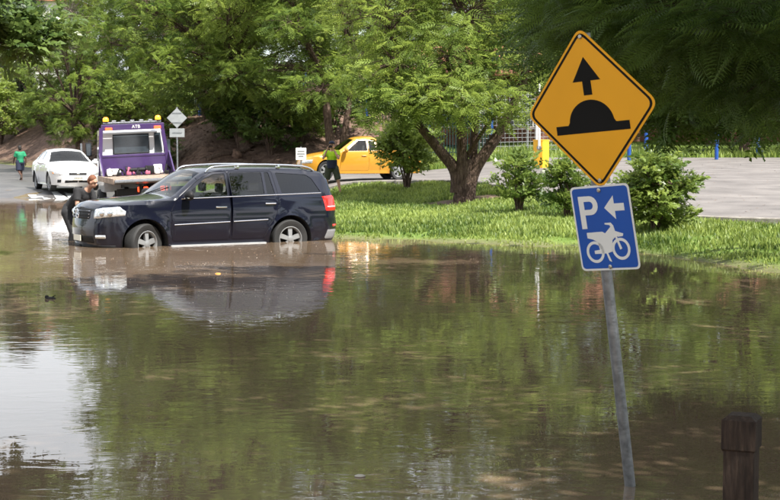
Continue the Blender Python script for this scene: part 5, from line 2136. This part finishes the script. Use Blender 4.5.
# ------------------------------------------------------------------ timber bollard in the water
Yb = EYE * FPX / (540 - HOR)
bp_ = at(741, 470, 7.3)
bol = thing('bollard', 'dark square timber bollard standing in the brown water', 'bollard', (bp_.x, bp_.y, -.33), R(-24))
zt = at(741, 414, 7.3).z + .33
q = MB()
q.box((0, 0, (zt - .145) / 2), (.150, .150, zt - .145), bevel=.008)
q.build('post', 'timber', bol)
q = MB()
hw = .083
q.add([(-hw, -hw, zt - .165), (hw, -hw, zt - .165), (hw, hw, zt - .165), (-hw, hw, zt - .165), (-hw, -hw, zt - .022), (hw, -hw, zt - .022), (hw, hw, zt - .022), (-hw, hw, zt - .022),
       (-.058, -.058, zt), (.058, -.058, zt), (.058, .058, zt), (-.058, .058, zt), (-.07, -.07, zt - .18), (.07, -.07, zt - .18), (.07, .07, zt - .18), (-.07, .07, zt - .18)],
      [(0, 1, 5, 4), (1, 2, 6, 5), (2, 3, 7, 6), (3, 0, 4, 7), (4, 5, 9, 8), (5, 6, 10, 9), (6, 7, 11, 10), (7, 4, 8, 11), (8, 9, 10, 11), (12, 13, 1, 0), (13, 14, 2, 1), (14, 15, 3, 2), (15, 12, 0, 3)])
q.build('cap', 'timber', bol)

# ------------------------------------------------------------------ far fences, barrier, posts, building, small signs
def palisade(name, label, p0, p1, h, pitch, m, post_every=2.6):
    a, b = Vector(p0), Vector(p1)
    L = (b - a).length
    t = (b - a).normalized()
    z0 = H(a.x, a.y)
    r = thing(name, label, 'fence', (a.x, a.y, z0))
    bars, rails = MB(), MB()
    n = int(L / pitch)
    for i in range(n):
        p = a + t * (i * pitch)
        z = H(p.x, p.y) - z0
        bars.box((p.x - a.x, p.y - a.y, z + h / 2), (.045, .03, h))
    bo = bars.build('bars', m, r)
    bo['kind'] = 'stuff'
    k = int(L / post_every)
    prev = None
    for i in range(k + 1):
        p = a + t * (L * i / k)
        z = H(p.x, p.y) - z0
        q_ = MB()
        q_.box((p.x - a.x, p.y - a.y + .05, z + h / 2 + .05), (.11, .11, h + .1))
        q_.build('post', 'bluemetal' if m == 'greenmetal' else m, r)
        c = Vector((p.x - a.x, p.y - a.y + .03, z))
        if prev is not None:
            for hh in (.2, h - .2):
                rails.tube([prev + Vector((0, 0, hh)), c + Vector((0, 0, hh))], .028, 4)
        prev = c
    rails.build('rail', m, r)
    return r


palisade('palisade_fence', 'dark blue-green steel palisade fence along the top of the mulch bank', (-17.0, 90), (-4.5, 80), 2.3, .16, 'greenmetal')
palisade('palisade_fence', 'dark green steel palisade fence standing behind the yellow ute', (-4.4, 77.6), (5.2, 76.6), 2.3, .15, 'greenmetal')


def mesh_fence():
    a, b = Vector((4.6, 77.5)), Vector((12.2, 78.5))
    z0 = H(a.x, a.y)
    r = thing('wire_fence', 'pale welded wire mesh fence in front of the brick building', 'fence', (a.x, a.y, z0))
    t = (b - a).normalized()
    L = (b - a).length
    h = 3.2
    wr = MB()
    n = int(L / .22)
    for i in range(n + 1):
        p = t * (L * i / n)
        z = H(a.x + p.x, a.y + p.y) - z0
        wr.box((p.x, p.y, z + h / 2), (.016, .016, h))
    for j in range(15):
        z = .1 + j * (h - .15) / 14
        e = t * L
        dz_ = H(b.x, b.y) - z0
        wr.tube([(0, .012, z), (e.x, e.y + .012, z + dz_)], .010, 4)
    w_ = wr.build('wire_mesh', 'wire', r)
    w_['kind'] = 'stuff'
    for i in range(4):
        p = t * (L * i / 3)
        q_ = MB()
        q_.tube([(p.x, p.y + .06, H(a.x + p.x, a.y + p.y) - z0 - .1), (p.x, p.y + .06, h + .15)], .045, 10)
        q_.build('post', 'wire', r, smooth=True)


mesh_fence()


def brick_building():
    x0, x1, y, zb, h = 2.0, 52.0, 97.0, 0, 4.4
    zb = H(10, y) - .2
    r = thing('brick_building', 'long red brick building with white framed windows beyond the fence', 'building', (x0, y, zb))
    Lx = x1 - x0
    wins = []
    for k in range(11):
        cx_ = 2.4 + k * 4.4
        for (za, zc) in ((1.1, 2.9),):
            wins.append([(cx_ - 1.3, za), (cx_ + 1.3, za), (cx_ + 1.3, zc), (cx_ - 1.3, zc)])
    out_l = [(0, 0), (Lx, 0), (Lx, h), (0, h)]
    gv, gt = cdt([out_l] + wins, [])
    gt = [t for t in gt if not any(inside(w_, sum(gv[k].x for k in t) / 3, sum(gv[k].y for k in t) / 3) for w_ in wins)]
    q_ = MB()
    q_.add([(v.x, 0, v.y) for v in gv], [t[::-1] for t in gt])
    for w_ in wins:                                   # reveals
        for i in range(4):
            (ax, az), (bx, bz) = w_[i], w_[(i + 1) % 4]
            q_.add([(ax, 0, az), (bx, 0, bz), (bx, .22, bz), (ax, .22, az)], [(0, 1, 2, 3)])
    q_.add([(0, 0, 0), (0, 9, 0), (0, 9, h), (0, 0, h)], [(0, 1, 2, 3)])
    q_.add([(Lx, 0, 0), (Lx, 9, 0), (Lx, 9, h), (Lx, 0, h)], [(0, 1, 2, 3)])
    q_.build('wall', 'brick', r)
    q_ = MB()
    q_.prism([(-.6, h), (9.6, h), (9.6, h + .15), (4.5, h + 2.2), (-.6, h + .15)], -.5, Lx + .5, 'x')
    q_.build('roof', 'rooftile', r)
    q_ = MB()
    q_.box((Lx / 2, -.05, 3.75), (Lx, .12, .28))
    q_.build('string_course', 'trimwhite', r)
    for w_ in wins:
        (ax, az), (bx, bz) = w_[0], w_[2]
        g = MB()
        cx_, cz = (ax + bx) / 2, (az + bz) / 2
        for xx in (ax + .04, cx_ - .43, cx_ + .43, bx - .04):
            g.box((xx, .12, cz), (.07, .08, bz - az - .004))
        for zz_ in (az + .04, cz + .1, bz - .04):
            g.box((cx_, .123, zz_), (bx - ax - .004, .08, .07))
        wf = g.build('window_frame', 'trimwhite', r)
        for k in range(3):
            p = MB()
            p.box((cx_ - .86 + .86 * k, .16, cz), (.80, .012, bz - az - .1))
            p.build('pane', 'winglass', wf)


brick_building()


def barrier():
    p = gp(541, 168.5)
    s = p.y / FPX
    r = thing('boom_barrier', 'yellow boom barrier cabinet with a raised white arm at the car park entry', 'barrier', p, R(-38))
    hh = 27.5 * s
    wd = 11.5 * s
    q_ = MB()
    q_.box((0, 0, hh / 2), (wd, wd * 1.05, hh), bevel=.03)
    q_.build('cabinet', 'gateyellow', r)
    q_ = MB()
    q_.box((0, 0, hh + .02), (wd * 1.06, wd * 1.1, .05), bevel=.02)
    q_.build('lid', 'gateyellow', r)
    q_ = MB()
    q_.tube([(.08, -wd * .6, hh * .72), (.08, -wd * .62, hh + 2.2)], [.05, .035], 8)
    q_.build('boom_arm', 'trimwhite', r, smooth=True)
    q_ = MB()
    q_.lathe([(.09, -.04), (.09, .06)], 14, Matrix.Translation((.08, -wd * .56, hh * .75)) @ Matrix.Rotation(math.pi / 2, 4, 'X'))
    q_.build('pivot', 'galv', r)
    p2 = gp(536.5, 166)
    t = thing('steel_post', 'slender white steel post standing behind the yellow barrier cabinet', 'post', p2)
    q_ = MB()
    q_.tube([(0, 0, -.1), (0, 0, 2.6)], .045, 10)
    q_.build('shaft', 'trimwhite', t, smooth=True)
    q_ = MB()
    q_.lathe([(.05, 2.58), (.05, 2.62), (0, 2.64)], 10)
    q_.build('cap', 'galv', t)


barrier()

for (px, py, top) in ((716.5, 160.5, 128), (757.5, 157.5, 112), (646, 163, 130), (629, 162, 138)):
    p = gp(px, py)
    t = thing('blue_post', 'blue painted steel post at the far side of the car park', 'post', p, 0, 'blue posts of the car park')
    hh = (py - top) * p.y / FPX
    q = MB()
    q.tube([(0, 0, -.1), (0, 0, hh)], .085, 12)
    q.build('shaft', 'bluemetal', t, smooth=True)
    q = MB()
    q.lathe([(.20, 0), (.20, .02), (.0, .02)], 12, Matrix.Translation((0, 0, .025)))
    q.build('base_plate', 'galv', t)


def small_sign():
    Y = 52.0
    p = at(301, 154, Y)
    z = H(p.x, Y)
    r = thing('notice_sign', 'small white notice on a short stake in front of the ute bonnet', 'sign', (p.x, Y, z))
    q_ = MB()
    q_.box((0, 0, p.z - z), (.36, .02, .42), bevel=.008)
    b = q_.build('board', 'trimwhite', r)
    q_ = MB()
    for k, (w_, dz_) in enumerate(((.24, .09), (.26, .0), (.18, -.08))):
        q_.box((0, -.012, p.z - z + dz_), (w_, .004, .045))
    q_.build('print', 'grey', b)
    q_ = MB()
    q_.box((0, .02, (p.z - z) / 2), (.05, .03, p.z - z + .5))
    q_.build('stake', 'galv', r)


small_sign()


def sign_back():
    Y = 63.0
    p = at(177, 118, Y)
    z = H(p.x, Y)
    r = thing('road_sign', 'grey back of a diamond sign and plate behind the tow truck', 'road sign', (p.x, Y, z), R(4))
    q_ = MB()
    q_.tube([(0, 0, -.1), (0, 0, p.z - z + .45)], .033, 10)
    q_.build('pole', 'galv', r, smooth=True)
    q_ = MB()
    h = .42
    q_.prism([(0, h), (h, 0), (0, -h), (-h, 0)], -.045, -.040, 'y', Matrix.Translation((0, 0, p.z - z)))
    q_.build('diamond_plate', 'alum', r)
    q_ = MB()
    q_.box((0, -.043, p.z - z - .62), (.62, .005, .36), bevel=.002)
    q_.build('lower_plate', 'alum', r)
    for k, zz_ in enumerate((.2, -.2, -.62)):
        c = MB()
        c.box((0, -.05, p.z - z + zz_), (.40, .02, .04))
        c.build('bracket', 'galv', r)
    p2 = at(81.5, 166, 60)
    t = thing('steel_post', 'thin galvanised post beside the white sedan', 'post', (p2.x, 60, H(p2.x, 60)))
    q_ = MB()
    q_.tube([(0, 0, -.1), (0, 0, 1.75)], .04, 10)
    q_.build('shaft', 'galv', t, smooth=True)
    q_ = MB()
    q_.lathe([(.044, 1.72), (.044, 1.76), (0, 1.78)], 10)
    q_.build('cap', 'galv', t)


sign_back()


def rock(label, p, r, seed):
    rnd = np.random.RandomState(seed)
    bm = bmesh.new()
    bmesh.ops.create_icosphere(bm, subdivisions=3, radius=1)
    for v in bm.verts:
        k = 1 + .16 * math.sin(v.co.x * 3.1 + seed) * math.cos(v.co.y * 2.7) + .10 * math.sin(v.co.z * 5 + v.co.x * 4) + rnd.uniform(-.03, .03)
        v.co = Vector((v.co.x * r[0], v.co.y * r[1], v.co.z * r[2])) * k
    me = bpy.data.meshes.new('rock')
    bm.to_mesh(me)
    bm.free()
    set_mat(me, 'rock')
    me.shade_smooth()
    o = bpy.data.objects.new('rock', me)
    o.location = p
    link(o)
    return tag(o, label, 'rock')


rp1 = gp(237, 158)
rock('brown boulder resting at the foot of the mulch bank', rp1 + Vector((0, 0, .14)), (.24, .22, .26), 3)
lg = gp(222, 157)
q = MB()
pa, pb = gp(207, 161), gp(250, 150)
pts = [pa.lerp(pb, t / 6) + Vector((0, 0, .05 + .03 * math.sin(t * 2))) for t in range(7)]
pts = [Vector((p.x, p.y, H(p.x, p.y) + .06)) - pa for p in pts]
q.tube(pts, [.10, .11, .10, .095, .09, .08, .06], 10)
lo = q.build('fallen_log', 'bark', smooth=True)
lo.location = pa
tag(lo, 'fallen brown log lying up the mulch bank by the boulder', 'log')


# white house above the trees at the far left
def house():
    x, y = -41.0, 172.0
    zc = at(25, 12, y).z
    zb = H(x, y)
    r = thing('house', 'pale house with a terracotta roof rising above the trees at the bend', 'house', (x, y, zb))
    hh = zc - zb + 1.2
    q_ = MB()
    q_.box((0, 4, hh / 2), (11, 8, hh))
    q_.build('wall', 'wlight', r)
    q_ = MB()
    q_.prism([(-6, hh), (6, hh), (0, hh + 2.6)], -.6, 8.6, 'y')
    q_.build('roof', 'rooftile', r)
    for k in (-3, 0, 3):
        w_ = MB()
        w_.box((k, -.03, hh - 1.6), (1.5, .06, 1.5))
        wi = w_.build('window', 'trimwhite', r)
        p = MB()
        p.box((k, -.07, hh - 1.6), (1.3, .03, 1.3))
        p.build('pane', 'winglass', wi)


house()

# painted triangles of the speed hump, half out of the water in front of the sedan
pm = []
for (px, py) in ((34, 196.5), (47, 197.5), (59, 197.5), (71, 196.5)):
    p = gp(px, py)
    t = Vector((-.40, .92))
    n = Vector((.92, .40))
    q = MB()
    pts = [Vector((p.x, p.y)) + n * .22 - t * .8, Vector((p.x, p.y)) - n * .22 - t * .8, Vector((p.x, p.y)) - n * .10 + t * .9, Vector((p.x, p.y)) + n * .10 + t * .9]
    q.add([(a.x, a.y, H(a.x, a.y) + .028) for a in pts], [(0, 1, 2, 3)])
    tag(q.build('road_marking', 'roadpaint'), kind='structure')

# ------------------------------------------------------------------ flotsam on the water
def flotsam(name, label, n, area, smin, smax, m, seed, dens=None):
    rnd = np.random.RandomState(seed)
    x = rnd.uniform(area[0], area[1], n)
    y = rnd.uniform(area[2], area[3], n)
    k = dens(x, y, rnd) if dens else np.ones(n, bool)
    d = y - np.interp(x, SHX, SHY)
    k &= d < -.3
    x, y = x[k], y[k]
    n = len(x)
    s = rnd.uniform(smin, smax, n)
    an = rnd.uniform(0, 6.28, n)
    V = []
    ang = np.array([0, 1.1, 2.2, 3.2, 4.3, 5.3])
    r = rnd.uniform(.6, 1.1, (n, 6)) * s[:, None]
    vx = x[:, None] + r * np.cos(ang[None] + an[:, None])
    vy = y[:, None] + r * np.sin(ang[None] + an[:, None]) * .7
    vz = np.full_like(vx, .004) + rnd.uniform(0, .002, (n, 1))
    cx_ = np.stack([x, y, np.full(n, .004) + s * .35], 1)[:, None]
    V = np.concatenate([np.stack([vx, vy, vz], 2), cx_], 1).reshape(-1, 3)
    i = np.arange(n)[:, None] * 7
    F = np.concatenate([i + np.array([[a, (a + 1) % 6, 6]]) for a in range(6)])
    o = fast_mesh(name, V, F, m)
    return tag(o, label, 'debris', kind='stuff')


def litter(name, label, n, area, smin, smax, m, seed, lift, ok):
    rnd = np.random.RandomState(seed)
    x, y = rnd.uniform(area[0], area[1], n), rnd.uniform(area[2], area[3], n)
    k = ok(x, y)
    x, y = x[k], y[k]
    n = len(x)
    s_ = rnd.uniform(smin, smax, n)
    an, ti = rnd.uniform(0, 6.28, n), rnd.uniform(-.5, .5, n)
    z = hz(x, y) + lift
    a_ = np.stack([np.cos(an) * s_, np.sin(an) * s_, ti * s_ * .5], 1)
    b_ = np.stack([-np.sin(an) * s_ * .4, np.cos(an) * s_ * .4, np.zeros(n)], 1)
    c_ = np.stack([x, y, z + np.abs(ti) * s_ * .5], 1)
    V = np.stack([c_ - a_, c_ - b_, c_ + a_, c_ + b_], 1).reshape(-1, 3)
    F = np.arange(4 * n).reshape(-1, 4)
    return tag(fast_mesh(name, V, F, m), label, 'debris', kind='stuff')


M['foam'] = mat('foam', (.42, .38, .33), .6, var=.15)
M['leaflitter'] = mat('leaf_litter', (.13, .075, .04), .8, var=.4, vscale=9)


def patchy(x, y, rnd):
    f = np.sin(x * 1.9 + 2 * np.sin(y * .7)) * np.sin(y * 1.3 + 1.5 * np.sin(x * .8))
    return rnd.rand(len(x)) < np.clip(.25 + .75 * f, .02, 1)


flotsam('foam_flecks', 'pale foam flecks drifting on the water in front of the stranded car', 1800, (-6.6, 1.5, 18, 28.5), .003, .010, 'foam', 3, patchy)
flotsam('foam_flecks', 'pale foam flecks drifting over the open water near the road sign', 300, (-5, 5, 8.5, 22), .0015, .004, 'foam', 4, patchy)
flotsam('leaf_litter', 'brown leaf litter floating by the stranded car and the grass edge', 1500, (-6, 6, 24, 31), .006, .018, 'leaflitter', 5, patchy)
litter('bark_mulch', 'loose bark chips and twigs strewn over the mulch bank', 9000, (-20, 2, 66, 88), .04, .14, 'rock', 12, .012, lambda x, y: (y > np.interp(x, BKX, BKY) - 1))
litter('leaf_litter', 'dry fallen leaves scattered over the car park paving', 900, (5.5, 16, 30, 66), .02, .05, 'leaflitter', 13, .036, lambda x, y: y > np.interp(x, NX, NY) + .3)
for (px, py, sx, m, lab, nm) in ((360, 480, .022, 'foam', 'white scrap floating alone on the open brown water', 'floating_scrap'), (50.5, 299, .045, 'liner', 'dark clump floating on the water in front of the four-wheel drive', 'floating_clump'), (218, 274, .03, 'amberlens', 'yellowed leaf floating beside the stranded car', 'floating_leaf')):
    Yw = EYE * FPX / (py - HOR)
    pw = at(px, py, Yw)
    q = MB()
    q.ball((0, 0, 0), (sx * 1.5, sx, sx * .45), 10, 6)
    if nm == 'floating_clump':
        q.ball((-sx, 0, sx * .4), (sx * .6, sx * .5, sx * .5), 8, 6)
        q.tube([(0, 0, 0), (sx * 1.4, 0, sx * .9)], [sx * .25, sx * .08], 5)
    o = q.build(nm, m, smooth=True)
    o.location = (pw.x, pw.y, .004)
    tag(o, lab, 'debris')
